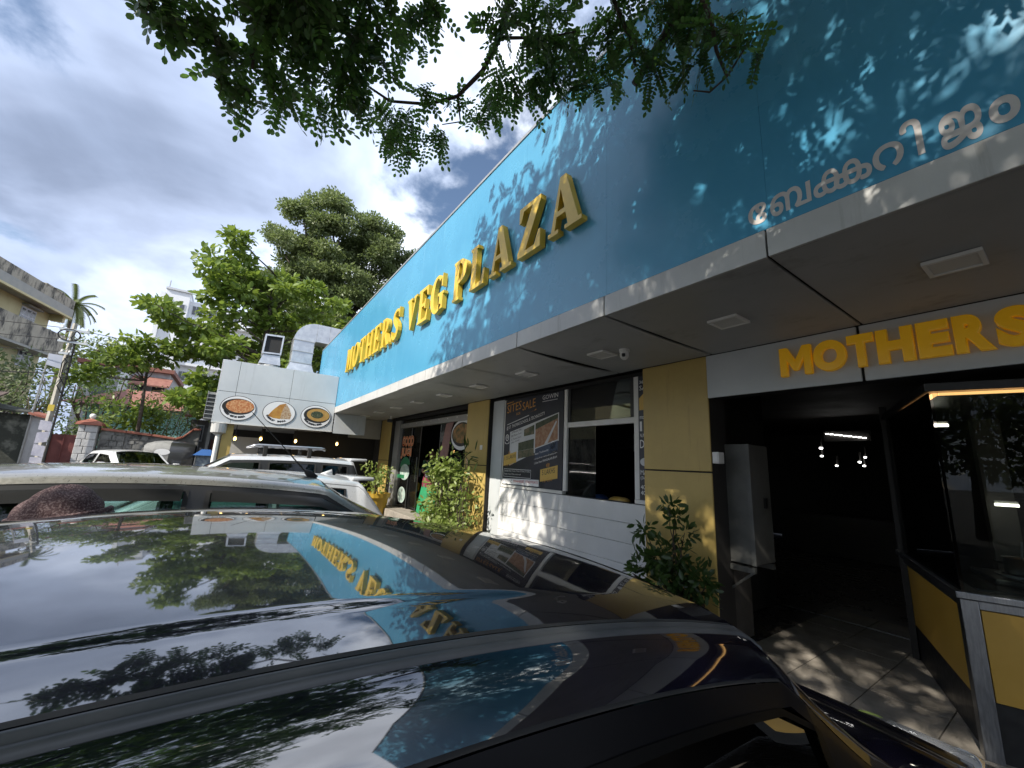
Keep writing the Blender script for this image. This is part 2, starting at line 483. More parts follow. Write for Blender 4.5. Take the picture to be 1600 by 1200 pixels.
# white siding boards below the window
zs = [-0.385, -0.615, -0.85, -1.09, -1.34, FZ + 0.001]
for a, b in zip(zs, zs[1:]):
    box('siding_board', M['white_wall'], bld, -6.155, -3.005, 4.09, 4.13, b + 0.004, a - 0.001, bevel=0.003)
box('siding_backing', M['dark_gap'], bld, -6.15, -3.0, 4.131, 4.2, FZ, -0.39)
# dark strips put in for the shadow gap above window and door
box('shadow_band', M['dark_gap'], bld, -6.53, -2.99, 4.12, 4.24, 1.19, 1.238)
box('shadow_band', M['dark_gap'], bld, -12.2, -7.38, 4.10, 4.24, 1.17, 1.238)
# metal threshold in the hall
box('threshold', M['steel'], bld, -3.0, -1.3, 6.2, 6.215, FZ - 0.004, FZ + 0.01)
# wall conduit etc. inside the hall: faint uprights and a counter edge far back
box('hall_counter', mat('hall counter', (0.07, 0.065, 0.06), 0.4), bld, -4.5, -2.0, 11.2, 11.8, FZ, -0.75)
box('hall_post', M['dark'], bld, -1.22, -1.17, 5.6, 5.65, FZ, 0.8)

# ------------------------------------------------------------------ blue fascia board
fas = thing('fascia_board', 'tall glossy blue sign fascia above the grey soffit, shaded by the tree', 'sign board', (-6, 2.36, 1.41))
x = 4.0
while x > -15.9:
    w = 1.22
    MB().box(max(-16.0, x - w + 0.0014), x, 2.350, 2.366, 1.412, 3.865).build('blue_panel', M['blue'], fas)
    x -= w
box('backing', M['blue_edge'], fas, -15.99, 4.0, 2.368, 2.43, 1.425, 3.86)
box('top_trim', M['grey_alu'], fas, -16.02, 4.0, 2.338, 2.45, 3.868, 3.905)
box('end_panel', M['blue_edge'], fas, -16.03, -16.005, 2.35, 3.1, 1.45, 3.86)
box('back_prop', M['grey_alu'], fas, -15.9, 3.9, 2.44, 2.52, 2.6, 2.66)

# ------------------------------------------------------------------ serif glyphs of the big sign
def ring(cx, cy, ro, ri, a0, a1, n=18):
    out = []
    for i in range(n):
        t0, t1 = math.radians(a0 + (a1 - a0) * i / n), math.radians(a0 + (a1 - a0) * (i + 1) / n)
        out.append([(cx + ro[0] * math.cos(t0), cy + ro[1] * math.sin(t0)), (cx + ro[0] * math.cos(t1), cy + ro[1] * math.sin(t1)),
                    (cx + ri[0] * math.cos(t1), cy + ri[1] * math.sin(t1)), (cx + ri[0] * math.cos(t0), cy + ri[1] * math.sin(t0))])
    return out
def R(x0, x1, y0, y1): return [(x0, y0), (x1, y0), (x1, y1), (x0, y1)]
def sstroke(pts, ws, n=26):
    P = np.array(pts); t = np.linspace(0, 1, len(P)); tt = np.linspace(0, 1, n)
    def cr(v):
        out = []
        for u in tt * (len(P) - 1):
            i = min(int(u), len(P) - 2); f = u - i
            p0, p1, p2, p3 = v[max(i - 1, 0)], v[i], v[i + 1], v[min(i + 2, len(P) - 1)]
            out.append(0.5 * ((2 * p1) + (-p0 + p2) * f + (2 * p0 - 5 * p1 + 4 * p2 - p3) * f * f + (-p0 + 3 * p1 - 3 * p2 + p3) * f ** 3))
        return np.array(out)
    C = cr(P); w = np.interp(tt, t, ws)
    T = np.gradient(C, axis=0); T /= np.linalg.norm(T, axis=1, keepdims=True)
    Nn = np.stack([-T[:, 1], T[:, 0]], 1)
    A, B = C + Nn * w[:, None] / 2, C - Nn * w[:, None] / 2
    return [[tuple(A[i]), tuple(A[i + 1]), tuple(B[i + 1]), tuple(B[i])] for i in range(n - 1)]
def stem(a, b, lb=.06, rb=.06, lt=.06, rt=.06):
    return [R(a - lb, b + rb, 0, .07), R(a, b, .07, .93), R(a - lt, b + rt, .93, 1)]
GL = {
    'H': stem(.06, .28) + stem(.58, .80) + [R(.28, .58, .45, .545)],
    'E': stem(.06, .28, .06, 0, .06, 0) + [[(.28, 0), (.70, 0), (.73, .30), (.66, .30), (.58, .09), (.28, .09)],
         [(.28, .91), (.57, .91), (.64, .72), (.70, .72), (.69, 1), (.28, 1)],
         [(.28, .455), (.46, .455), (.49, .37), (.54, .37), (.54, .65), (.49, .65), (.46, .55), (.28, .55)]],
    'T': [R(.20, .56, 0, .07), R(.27, .49, .07, .91), [(0, 1), (0, .70), (.055, .70), (.12, .91), (.64, .91), (.705, .70), (.76, .70), (.76, 1)]],
    'M': [R(.02, .25, 0, .07), R(.09, .165, .07, .80), [(.02, 1), (.29, 1), (.55, .27), (.49, 0), (.43, 0), (.165, .80), (.09, .80), (.09, .93), (.02, .93)],
          [(.49, 0), (.55, .27), (.72, 1), (.72, .66)], R(.72, .94, .07, 1), R(.66, 1.0, 0, .07), R(.94, 1.0, .93, 1)],
    'V': [[(.08, .93), (.33, .93), (.50, .33), (.43, 0), (.38, 0)], [(.43, 0), (.50, .33), (.64, .93), (.74, .93)], R(.0, .41, .93, 1), R(.56, .82, .93, 1)],
    'A': [[(.13, .07), (.225, .07), (.36, .78), (.34, 1)], [(.34, 1), (.36, .78), (.56, .07), (.81, .07), (.49, 1)],
          [(.269, .30), (.4955, .30), (.470, .39), (.286, .39)], R(.05, .32, 0, .07), R(.48, .89, 0, .07)],
    'Z': [[(.06, 1), (.06, .70), (.115, .70), (.20, .91), (.48, .91), (.73, .91), (.73, 1)], [(.48, .91), (.73, .91), (.29, .09), (.04, .09)],
          [(.04, 0), (.04, .09), (.29, .09), (.57, .09), (.68, .33), (.745, .33), (.745, 0)]],
    'L': stem(.08, .30, .06, 0) + [[(.30, 0), (.66, 0), (.70, .34), (.635, .34), (.55, .09), (.30, .09)]],
    'P': stem(.08, .30, .06, .06, .06, 0) + ring(.30, .70, (.41, .30), (.19, .215), 90, -90, 14),
    'R': stem(.08, .30, .06, .06, .06, 0) + ring(.30, .71, (.40, .29), (.18, .20), 90, -90, 14) + [[(.34, .41), (.56, .45), (.77, .07), (.88, .07), (.88, 0), (.63, 0)]],
    'O': ring(.43, .5, (.43, .52), (.20, .44), 0, 360, 28),
    'G': ring(.43, .5, (.43, .52), (.20, .44), 48, 318, 24) + [R(.60, .82, .04, .42), R(.50, .88, .42, .49), [(.70, .65), (.765, .65), (.765, 1.0), (.70, .87)]],
    'S': sstroke([(.66, .74), (.58, .91), (.40, .955), (.22, .86), (.20, .70), (.36, .56), (.52, .43), (.58, .27), (.49, .09), (.31, .045), (.15, .12), (.08, .28)],
                 [.06, .08, .09, .14, .18, .22, .22, .18, .13, .09, .08, .05]) + [R(.645, .70, .68, 1.0), R(.03, .085, 0, .32)],
}
GLW = {'H': .86, 'E': .74, 'T': .76, 'M': 1.0, 'V': .82, 'A': .90, 'Z': .76, 'L': .70, 'P': .72, 'R': .88, 'O': .86, 'G': .88, 'S': .70}
big = thing('raised_sign_lettering', 'raised golden serif letters MOTHERS VEG PLAZA on the blue fascia', 'sign letters', (-6.7, 2.30, 2.24))
def big_word(word, x0, x1, z0, h):
    tot = sum(GLW[c] for c in word) + 0.17 * (len(word) - 1)
    sx = (x1 - x0) / tot; u = x0
    for c in word:
        m = MB()
        for poly in GL[c]:
            m.prism([(u + p[0] * sx, 2.262, z0 + p[1] * h) for p in poly], (0, 0.072, 0))
        m.build('letter', M['gold'], big)
        u += (GLW[c] + 0.17) * sx
big_word('MOTHERS', -11.25, -7.12, 2.24, 0.62)
big_word('VEG', -6.72, -5.18, 2.22, 0.60)
big_word('PLAZA', -4.88, -2.31, 2.20, 0.60)

# ------------------------------------------------------------------ amber letters over the hall
amb = thing('amber_sign_lettering', 'puffy amber letters reading MOTHERS on the grey beam over the dark hall', 'sign letters', (-0.7, 3.98, 0.9))
spans = [('M', -1.495, -1.248), ('O', -1.238, -1.01), ('T', -1.003, -0.838), ('H', -0.825, -0.618), ('E', -0.602, -0.435), ('R', -0.422, -0.242), ('S', -0.236, -0.07)]
for ch, a, b in spans:
    if ch == 'M':
        mp_ = [(0, 0), (0, 1), (.27, 1), (.5, .54), (.73, 1), (1, 1), (1, 0), (.745, 0), (.745, .52), (.58, .17), (.42, .17), (.255, .52), (.255, 0)]
        MB().prism([(a + p[0] * (b - a), 3.945, .888 + p[1] * .267) for p in mp_], (0, .045, 0)).build('letter', M['amber'], amb, bevel=.012)
        continue
    me = fit(text_mesh(ch, 0.25, 0.030, 0.011, 0.013, res=6), a, b, 0.888, 1.155)
    put_text(me, (0, 3.965, 0), (1, 0, 0), (0, 0, 1), (0, -1, 0))
    link('letter', me, M['amber'], amb, smooth=False)

# ------------------------------------------------------------------ painted Malayalam lettering on the fascia
from mathutils.geometry import delaunay_2d_cdt
def outline(ch, grow=0.0):
    """closed contours of a glyph (unit: cap height about 1)"""
    c = bpy.data.curves.new('lettering', 'FONT'); c.body = ch; c.size = 1.0; c.fill_mode = 'NONE'; c.resolution_u = 4
    o = bpy.data.objects.new('lettering', c); COL.objects.link(o); bpy.context.view_layer.update()
    me = bpy.data.meshes.new_from_object(o.evaluated_get(bpy.context.evaluated_depsgraph_get()))
    nxt = {}
    for e in me.edges:
        nxt.setdefault(e.vertices[0], []).append(e.vertices[1]); nxt.setdefault(e.vertices[1], []).append(e.vertices[0])
    pos = [v.co.copy() for v in me.vertices]
    first = {e.vertices[0]: e.vertices[1] for e in me.edges}
    seen = set(); loops = []
    for s in range(len(pos)):
        if s in seen or s not in nxt: continue
        lp = [s]; seen.add(s); cur = first.get(s, nxt[s][0])
        while cur not in seen:
            lp.append(cur); seen.add(cur)
            cand = [q for q in nxt[cur] if q not in seen]
            if not cand: break
            cur = first[cur] if first.get(cur) in cand else cand[0]
        if len(lp) > 2: loops.append(np.array([(pos[i].x, pos[i].y) for i in lp]))
    bpy.data.objects.remove(o); bpy.data.curves.remove(c); bpy.data.meshes.remove(me)
    def area(a): return 0.5 * np.sum(a[:, 0] * np.roll(a[:, 1], -1) - np.roll(a[:, 0], -1) * a[:, 1])
    if not loops: return []
    sgn = np.sign(area(max(loops, key=lambda a: abs(area(a)))))
    out = []
    for a in loops:
        keep = np.linalg.norm(a - np.roll(a, 1, 0), axis=1) > 1e-5
        a = a[keep]
        if sgn < 0: a = a[::-1]
        t = np.roll(a, -1, 0) - np.roll(a, 1, 0); t /= np.maximum(1e-9, np.linalg.norm(t, axis=1, keepdims=True))
        out.append(a + np.stack([t[:, 1], -t[:, 0]], 1) * grow)
    return out
def fill(loops):
    vs, es = [], []
    for a in loops:
        n = len(vs); vs += [Vector(p) for p in a]; es += [(n + i, n + (i + 1) % len(a)) for i in range(len(a))]
    v2, _, f2, *_ = delaunay_2d_cdt(vs, es, [], 0, 1e-6)
    keep = []
    for f in f2:
        c = sum((v2[i] for i in f), Vector((0, 0))) / len(f); wn_ = 0
        for a in loops:
            y0, y1 = a[:, 1], np.roll(a[:, 1], -1); x0, x1 = a[:, 0], np.roll(a[:, 0], -1)
            cr = (x1 - x0) * (c.y - y0) - (c.x - x0) * (y1 - y0)
            wn_ += int(np.sum((y0 <= c.y) & (y1 > c.y) & (cr > 0))) - int(np.sum((y0 > c.y) & (y1 <= c.y) & (cr < 0)))
        if wn_ != 0: keep.append(tuple(f))
    return [(p.x, p.y) for p in v2], keep
mal = thing('malayalam_lettering', 'pale grey Malayalam lettering on the blue fascia above the hall', 'sign letters', (-0.4, 2.347, 1.46))
M['mal'] = mat('pale grey print', (0.50, 0.47, 0.45), 0.5, (0.56, 0.54, 0.52), 8)
def mal_glyph(parts, x0, x1, z0, z1, grow=0.024):
    loops = []
    for ch, dx in parts:
        loops += [a + np.array([dx, 0]) for a in outline(ch, grow)]
    v, f = fill(loops)
    v = np.array(v); used = sorted({i for t in f for i in t}); mn, mx = v[used].min(0), v[used].max(0)
    P = [(x0 + (p[0] - mn[0]) / (mx[0] - mn[0]) * (x1 - x0), 2.3475, z0 + (p[1] - mn[1]) / (mx[1] - mn[1]) * (z1 - z0)) for p in v]
    m = MB(); m.add(P, f)
    m.build('character', M['mal'], mal)
mal_glyph([('\u0d47', 0)], -0.985, -0.885, 1.462, 1.595)
mal_glyph([('\u0d2c', 0)], -0.865, -0.665, 1.462, 1.598)
mal_glyph([('\u0d15', 0), ('\u0d15', 0.60)], -0.655, -0.415, 1.462, 1.60)
mal_glyph([('\u0d31', 0)], -0.41, -0.30, 1.462, 1.595)
mal_glyph([('\u0d3f', 0)], -0.305, -0.235, 1.462, 1.66)
mal_glyph([('\u0d1c', 0)], -0.185, -0.062, 1.428, 1.60)
mal_glyph([('\u0d02', 0)], -0.045, 0.035, 1.445, 1.565)

# ------------------------------------------------------------------ ceiling lights and camera
M['diff'] = mat('light diffuser', (0.62, 0.61, 0.58), 0.4)
def ceil_light(x, y, label):
    t = thing('ceiling_light', label, 'ceiling light', (x, y, 1.235), 'square lights under the soffit')
    m = MB()
    a, b = 0.115, 0.095
    for (p, q, r, s) in ((-a, a, -a, -b), (-a, a, b, a), (-a, -b, -b, b), (b, a, -b, b)):
        m.box(x + p, x + q, y + r, y + s, 1.212, 1.232)
    m.build('frame', M['white_plastic'], t)
    box('diffuser', M['diff'], t, x - b + .001, x + b - .001, y - b + .001, y + b - .001, 1.218, 1.231)
for x, lab in [(-0.285, 'square soffit light above the amber letters, nearest of the row'),
               (-1.53, 'square soffit light between the nearest light and the dome camera'),
               (-2.88, 'square soffit light right beside the dome camera'),
               (-4.22, 'square soffit light over the for sale poster, first beyond the dome camera'),
               (-5.50, 'second square soffit light beyond the dome camera'),
               (-6.78, 'third square soffit light beyond the dome camera, by the mustard pillar'),
               (-8.10, 'fourth square soffit light beyond the dome camera, over the glass entrance'),
               (-9.40, 'third from the far end of the soffit light row'),
               (-10.75, 'second from the far end of the soffit light row'),
               (-12.05, 'farthest square soffit light, beside the wing with the dish signs')]:
    ceil_light(x, 3.15, lab)
cc = thing('dome_camera', 'white dome security camera hanging under the grey soffit', 'security camera', (-2.62, 3.2, 1.235))
MB().lathe((-2.62, 3.2, 1.235), [(0, 0), (0.055, 0), (0.055, -0.025), (0.05, -0.032), (0, -0.032)], 20).build('base', M['white_plastic'], cc, smooth=False)
MB().lathe((-2.62, 3.2, 1.203), [(0.044, 0), (0.047, -0.02), (0.044, -0.045), (0.033, -0.066), (0.016, -0.078), (0, -0.08)], 18).build('housing', M['white_plastic'], cc, smooth=True)
MB().lathe((-2.595, 3.155, 1.165), [(0.018, 0.012), (0.018, -0.012), (0.012, -0.02), (0, -0.02)], 12).build('lens', M['black_plastic'], cc, smooth=True)
c2 = thing('bullet_camera', 'small dark security camera below the far end of the soffit', 'security camera', (-11.4, 3.7, 1.235))
MB().tube([(-11.4, 3.7, 1.235), (-11.4, 3.7, 1.14)], 0.03, 8).build('bracket', M['white_plastic'], c2)
MB().tube([(-11.46, 3.64, 1.1), (-11.34, 3.76, 1.09)], 0.05, 10).build('housing', M['black_plastic'], c2)

# ------------------------------------------------------------------ window
win = thing('shop_window', 'white framed shop window with a dark kitchen behind it', 'window', (-4.6, 4.14, -0.36))
YW = 4.115
def bar(n, x0, x1, z0, z1, dy=0.0, d=0.055):
    MB().box(x0, x1, YW + dy, YW + dy + d, z0, z1).build(n, M['white_alu'], win, bevel=0.004)
bar('mullion', -4.52, -4.45, -0.325, 1.186, -0.006, 0.06)
bar('mullion', -3.225, -3.155, -0.325, 1.186, -0.006, 0.06)
bar('mullion', -6.155, -6.10, -0.325, 1.186)
bar('transom', -4.448, -3.227, 0.60, 0.675)
bar('sill', -6.155, -4.522, -0.375, -0.327, -0.01, 0.08)
bar('sill', -3.228, -2.95, -0.375, -0.327, -0.01, 0.08)
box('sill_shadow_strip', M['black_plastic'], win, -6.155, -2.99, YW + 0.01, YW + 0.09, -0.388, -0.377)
box('sash', M['black_plastic'], win, -4.448, -4.40, YW + 0.01, YW + 0.05, 0.68, 1.186)
box('sash', M['black_plastic'], win, -3.29, -3.227, YW + 0.01, YW + 0.05, 0.68, 1.186)
MB().box(-4.40, -3.29, YW + 0.025, YW + 0.031, 0.68, 1.186).build('pane', M['glass'], win)
MB().box(-6.10, -4.52, YW + 0.025, YW + 0.031, -0.325, 1.186).build('pane', M['glass_dark'], win)
MB().box(-3.155, -2.95, YW + 0.025, YW + 0.031, -0.325, 1.186).build('pane', M['glass_dark'], win)
MB().box(-4.448, -3.90, YW + 0.03, YW + 0.036, -0.37, 0.598).build('sliding_pane', M['glass'], win)
# kitchen behind: a hood, shelf, pots
kit = thing('kitchen_counter', 'dark kitchen worktop and hanging hood behind the shop window', 'counter', (-4.6, 4.9, FZ))
box('worktop', mat('worktop', (0.10, 0.10, 0.10), 0.3), kit, -6.1, -3.0, 4.3, 4.9, FZ, -0.52)
box('exhaust_hood', mat('hood', (0.10, 0.10, 0.10), 0.4, metal=0.6), kit, -5.9, -4.4, 6.5, 7.6, 0.45, 0.75)
MB().lathe((-5.0, 6.8, 0.75), [(0.12, 0), (0.12, 0.5)], 10).build('flue', mat('flue', (0.1, 0.1, 0.1), 0.4, metal=0.6), kit)
box('shelf', mat('shelf', (0.08, 0.08, 0.08), 0.4), kit, -5.9, -4.4, 8.1, 8.55, -0.06, -0.02)
sheet = box('reflection_sheet', mat('pale mirrored shape', (0.20, 0.20, 0.21), 0.6), None, -4.3, -3.42, 4.6, 4.615, 0.72, 1.04)  # added sheet stands in for grey shapes mirrored in the upper pane
tag(sheet, 'pale mirrored shape added as a reflection behind the upper pane of the shop window', 'board')
# yellow bag and blue tub on the sill
def blob(name, m, label, cat, c, r, seed, sq=2.6):
    rr = random.Random(seed); me = bpy.data.meshes.new(name); bm = bmesh.new()
    bmesh.ops.create_uvsphere(bm, u_segments=22, v_segments=14, radius=1)
    ph = [(rr.uniform(0, 6), rr.uniform(2, 5), rr.uniform(0, 6), rr.uniform(2, 6)) for _ in range(4)]
    for v in bm.verts:
        p = v.co.copy()
        k = (abs(p.x) ** sq + abs(p.y) ** sq + abs(p.z) ** sq) ** (-1 / sq)
        k *= 1 + 0.06 * sum(math.sin(a + b * p.x + cc_ + d * p.z) for a, b, cc_, d in ph) / 2
        v.co = Vector((p.x * r[0] * k, p.y * r[1] * k, p.z * r[2] * k)) + Vector(c)
    bm.to_mesh(me); bm.free()
    return tag(link(name, me, m, None, True, org=(c[0], c[1], c[2] - r[2])), label, cat)
blob('plastic_bag', mat('yellow bag', (0.45, 0.28, 0.06), 0.4, (0.55, 0.4, 0.15), 8, bump=0.4, bscale=12), 'crumpled yellow bag lying on the kitchen worktop behind the open window', 'bag', (-3.72, 4.42, -0.43), (0.17, 0.10, 0.09), 3)
blob('plastic_tub', mat('blue tub', (0.02, 0.05, 0.16), 0.4), 'small dark blue bundle beside the yellow bag behind the window', 'bundle', (-4.1, 4.45, -0.43), (0.12, 0.10, 0.09), 5)

# ================================================================== POSTERS
P_Y = 4.094
M['navy'] = mat('poster navy', (0.010, 0.012, 0.022), 0.35, (0.022, 0.026, 0.045), 1.6)
M['p_orange'] = mat('poster orange', (0.62, 0.30, 0.055), 0.5)
M['p_yellow'] = mat('poster yellow', (0.66, 0.43, 0.10), 0.5)
M['p_white'] = mat('poster white', (0.80, 0.80, 0.80), 0.5)
M['p_grey'] = mat('poster pale band', (0.52, 0.53, 0.54), 0.5, (0.64, 0.65, 0.66), 2)
M['p_red'] = mat('poster red', (0.50, 0.05, 0.03), 0.5)
M['p_blue'] = mat('poster blue', (0.035, 0.055, 0.10), 0.5)
M['p_soil'] = mat('printed red soil', (0.28, 0.125, 0.062), 0.5, (0.42, 0.26, 0.16), 14)
M['p_field'] = mat('printed field', (0.20, 0.16, 0.10), 0.5, (0.05, 0.07, 0.03), 9)
M['p_trees'] = mat('printed trees', (0.03, 0.05, 0.02), 0.5, (0.08, 0.09, 0.05), 15)
def flat(name, m, parent, pts, y, t=0.0008):
    return MB().prism([(p[0], y, p[1]) for p in pts], (0, t, 0)).build(name, m, parent)
def line_text(body, m, parent, p0, p1, h, y, name='lettering'):
    me = text_mesh(body, h, res=2)
    w = math.hypot(p1[0] - p0[0], p1[1] - p0[1])
    fit(me, 0, w, 0, h)
    put_text(me, (p0[0], y, p0[1]), (p1[0] - p0[0], 0, p1[1] - p0[1]), (0, 0, 1), (0, -1, 0))
    return link(name, me, m, parent)
po = thing('sale_poster', 'dark navy SITES FOR SALE land poster filling the window bay', 'poster', (-5.3, 4.1, -0.33))
box('board', M['navy'], po, -6.097, -4.523, 4.097, 4.107, -0.325, 1.175)
line_text('SITES', M['p_orange'], po, (-6.04, 0.93), (-5.61, 0.985), 0.15, P_Y)
line_text('SALE', M['p_orange'], po, (-5.575, 0.945), (-5.215, 0.99), 0.145, P_Y)
line_text('FOR', M['p_orange'], po, (-5.75, 0.875), (-5.63, 0.89), 0.045, P_Y)
flat('print_stroke', M['p_orange'], po, [(-5.45, .895), (-5.19, .93), (-5.19, .955), (-5.24, .925)], P_Y)
flat('print_stroke', M['p_orange'], po, [(-6.06, 1.105), (-5.85, 1.13), (-5.85, 1.14), (-6.06, 1.122)], P_Y)
line_text('GOWIN', M['p_white'], po, (-5.03, 1.08), (-4.65, 1.09), 0.07, P_Y)
flat('print_stroke', M['p_grey'], po, [(-5.03, 1.045), (-4.66, 1.053), (-4.66, 1.062), (-5.03, 1.056)], P_Y)
flat('print_stroke', M['p_grey'], po, [(-6.02, .715), (-5.38, .845), (-5.38, .86), (-6.02, .73)], P_Y)
line_text('@ ST. THOMAS SCHOOL & TECHNOCITY', M['p_white'], po, (-6.03, 0.615), (-4.96, 0.815), 0.075, P_Y)
flat('print_band', M['p_grey'], po, [(-5.92, .59), (-4.62, .845), (-4.61, .41), (-5.90, 0.0)], P_Y + .0016)
flat('printed_photo', M['p_soil'], po, [(-5.19, .70), (-4.64, .825), (-4.635, .43), (-5.185, .30)], P_Y)
flat('printed_photo', M['p_trees'], po, [(-5.19, .70), (-4.64, .825), (-4.64, .755), (-5.19, .60)], P_Y - .0008)
flat('printed_path', M['p_grey'], po, [(-4.95, .362), (-4.87, .376), (-4.66, .70), (-4.68, .72)], P_Y - .0008)
flat('printed_photo', M['p_field'], po, [(-5.5, .615), (-5.22, .685), (-5.22, .53), (-5.5, .5)], P_Y)
flat('printed_photo', M['p_trees'], po, [(-5.65, .39), (-5.22, .455), (-5.22, .30), (-5.65, .25)], P_Y)
flat('printed_photo', M['p_field'], po, [(-5.65, .248), (-5.22, .298), (-5.205, .185), (-5.65, .12)], P_Y)
flat('printed_photo', M['p_blue'], po, [(-5.18, .285), (-4.63, .41), (-4.63, .265), (-5.18, .12)], P_Y)
for i, tx in enumerate(['A Minutes Path', '800 Meters From', 'St. Thomas School', '(Main Road)']):
    line_text(tx, M['black'], po, (-5.87, 0.555 - i * .062), (-5.58 - (.05 if i == 3 else 0), 0.61 - i * .062), 0.036, P_Y)
for cx, cz in ((-6.0, .46), (-4.745, .32)):
    m = MB()
    for q in ring(cx, cz + .03, (.05, .06), (.036, .046), 0, 360, 16) + ring(cx, cz + .035, (.018, .02), (.009, .011), 0, 360, 10) + ring(cx, cz - .055, (.07, .028), (.055, .018), 150, 390, 14):
        m.prism([(p[0], P_Y, p[1]) for p in q], (0, .0008, 0))
    m.build('map_pin', M['p_white'], po)
flat('price_tag', M['p_yellow'], po, [(-6.08, .17), (-5.70, .245), (-5.69, .06), (-6.08, -.01)], P_Y)
line_text('1.15 LAKHS', M['black'], po, (-6.06, .085), (-5.71, .145), .065, P_Y - .0012)
line_text('Per Cent', M['p_orange'], po, (-6.0, -.02), (-5.80, .015), .05, P_Y - .0012)
flat('price_tag', M['p_yellow'], po, [(-5.03, -.04), (-4.62, .04), (-4.62, -.155), (-5.03, -.225)], P_Y)
line_text('5 LAKHS', M['black'], po, (-4.98, -.125), (-4.68, -.075), .08, P_Y - .0012)
line_text('Per Cent', M['p_orange'], po, (-4.96, -.235), (-4.74, -.195), .055, P_Y - .0012)
line_text('@', M['p_orange'], po, (-4.89, 0.0), (-4.80, .012), .06, P_Y - .0012)
line_text('@', M['p_orange'], po, (-5.94, .19), (-5.87, .20), .055, P_Y - .0012)
line_text('Near Technocity', M['p_white'], po, (-5.18, .175), (-4.84, .25), .04, P_Y - .0012)
line_text('1.2 km from national pathanam', M['p_white'], po, (-5.19, .10), (-4.64, .215), .032, P_Y - .0012)
line_text('1.5 km from MANGALAPURAM', M['p_white'], po, (-5.19, .035), (-4.64, .15), .036, P_Y - .0012)
m = MB()
for a, b, c_, d in ((-6.06, -5.27, -.055, -.062), (-6.06, -5.27, -.185, -.192), (-6.06, -6.053, -.192, -.055), (-5.277, -5.27, -.192, -.055)):
    m.box(a, b, P_Y, P_Y + .0008, min(c_, d), max(c_, d))
m.build('outline_box', M['p_white'], po)
line_text('Available Plots: 4 Cents, 7 Cents, 10 Cents, 15 Cents', M['p_white'], po, (-6.03, -.108), (-5.30, -.10), .032, P_Y)
line_text('Facility Own 7 Metre wide road', M['p_white'], po, (-6.03, -.165), (-5.55, -.158), .032, P_Y)
flat('phone_strip', M['p_white'], po, [(-6.085, -.225), (-5.06, -.20), (-5.06, -.305), (-6.085, -.315)], P_Y)
line_text('for more details', M['black'], po, (-6.06, -.278), (-5.85, -.272), .025, P_Y - .0012)
line_text('7994440087, 9745995415', M['p_red'], po, (-5.76, -.288), (-5.085, -.27), .05, P_Y - .0012)
m = MB()
for q in ring(-5.80, -.265, (.022, .03), (.013, .02), 90, 270, 10): m.prism([(p[0], P_Y - .0012, p[1]) for p in q], (0, .0008, 0))
m.build('phone_mark', M['black'], po)
ps = thing('menu_poster', 'narrow dark poster edge with white lettering between window and mustard pillar', 'poster', (-2.95, 4.1, -0.3))
box('board', M['navy'], ps, -3.152, -2.85, 4.109, 4.114, -0.325, 1.18)
for tx, z0, h, w in [('36', 1.085, .04, .06), ('SA', 1.0, .06, .10), ('mo', .64, .035, .06), ('1', .49, .12, .03), ('VA', .415, .045, .07), ('D', .285, .10, .06), ('MA', -.03, .055, .09), ('(3d', -.095, .045, .07), ('40', -.20, .05, .065), ('40', -.265, .05, .065)]:
    line_text(tx, M['p_white'], ps, (-3.135, z0), (-3.135 + w, z0), h, 4.1075)
flat('house_mark', M['p_yellow'], ps, [(-3.14, .75), (-3.0, .75), (-3.0, .9), (-3.07, .96), (-3.14, .9)], 4.1075)
m = MB()
for q in ring(-3.07, .12, (.07, .05), (.0, .0), 0, 360, 14): m.prism([(p[0], 4.1075, p[1]) for p in (q[:3])], (0, .0008, 0))
m.build('oval_mark', M['p_grey'], ps)

# ================================================================== GLASS ENTRANCE
FE = -1.30
step = box('entrance_step', M['paver'], None, -12.19, -7.39, 3.75, 13.7, FZ - .05, FE, bevel=0.01)
tag(step, kind='structure', label='raised step in front of the glass entrance')
en = thing('glass_entrance', 'glass shop entrance with sliding leaf pushed open and orange GOOD JUGI lettering', 'entrance', (-9.8, 4.2, FE))
box('header_track', M['grey_alu'], en, -11.75, -7.39, 4.14, 4.26, 0.93, 1.06, bevel=.004)
m = MB()
for i in range(9): m.box(-11.5 + i * .48, -11.46 + i * .48, 4.134, 4.139, 1.01, 1.03)
m.build('track_bolts', M['white_plastic'], en)
box('upper_glass', M['glass_dark'], en, -11.75, -7.39, 4.2, 4.206, 1.062, 1.168)
box('side_jamb', M['grey_alu'], en, -12.19, -11.76, 4.12, 4.24, FE + .002, 1.168, bevel=.004)
def leaf_(n, x0, x1, y, m=None, edge=True):
    p = box(n, m or M['glass'], en, x0, x1, y, y + .010, FE + .05, 0.925)
    if edge:
        for a in (x0, x1):
            box('edge_profile', M['steel'], p, a - .012, a + .012, y - .004, y + .014, FE + .02, 0.929)
    return p
leaf_('fixed_glass', -11.74, -10.95, 4.20)
lf = leaf_('sliding_leaf', -11.30, -10.36, 4.24)
leaf_('fixed_glass', -9.05, -7.42, 4.20)
leaf_('sliding_leaf', -8.9, -7.9, 4.24)
box('pull_handle', M['steel'], lf, -10.52, -10.48, 4.225, 4.237, -0.55, 0.1)
M['d_orange'] = mat('orange vinyl', (0.55, 0.12, 0.02), 0.5)
M['d_peach'] = mat('peach vinyl', (0.60, 0.36, 0.22), 0.5)
M['d_green'] = mat('green vinyl', (0.02, 0.16, 0.07), 0.5)
M['d_mint'] = mat('mint print', (0.30, 0.42, 0.38), 0.5, (0.5, 0.55, 0.5), 6)
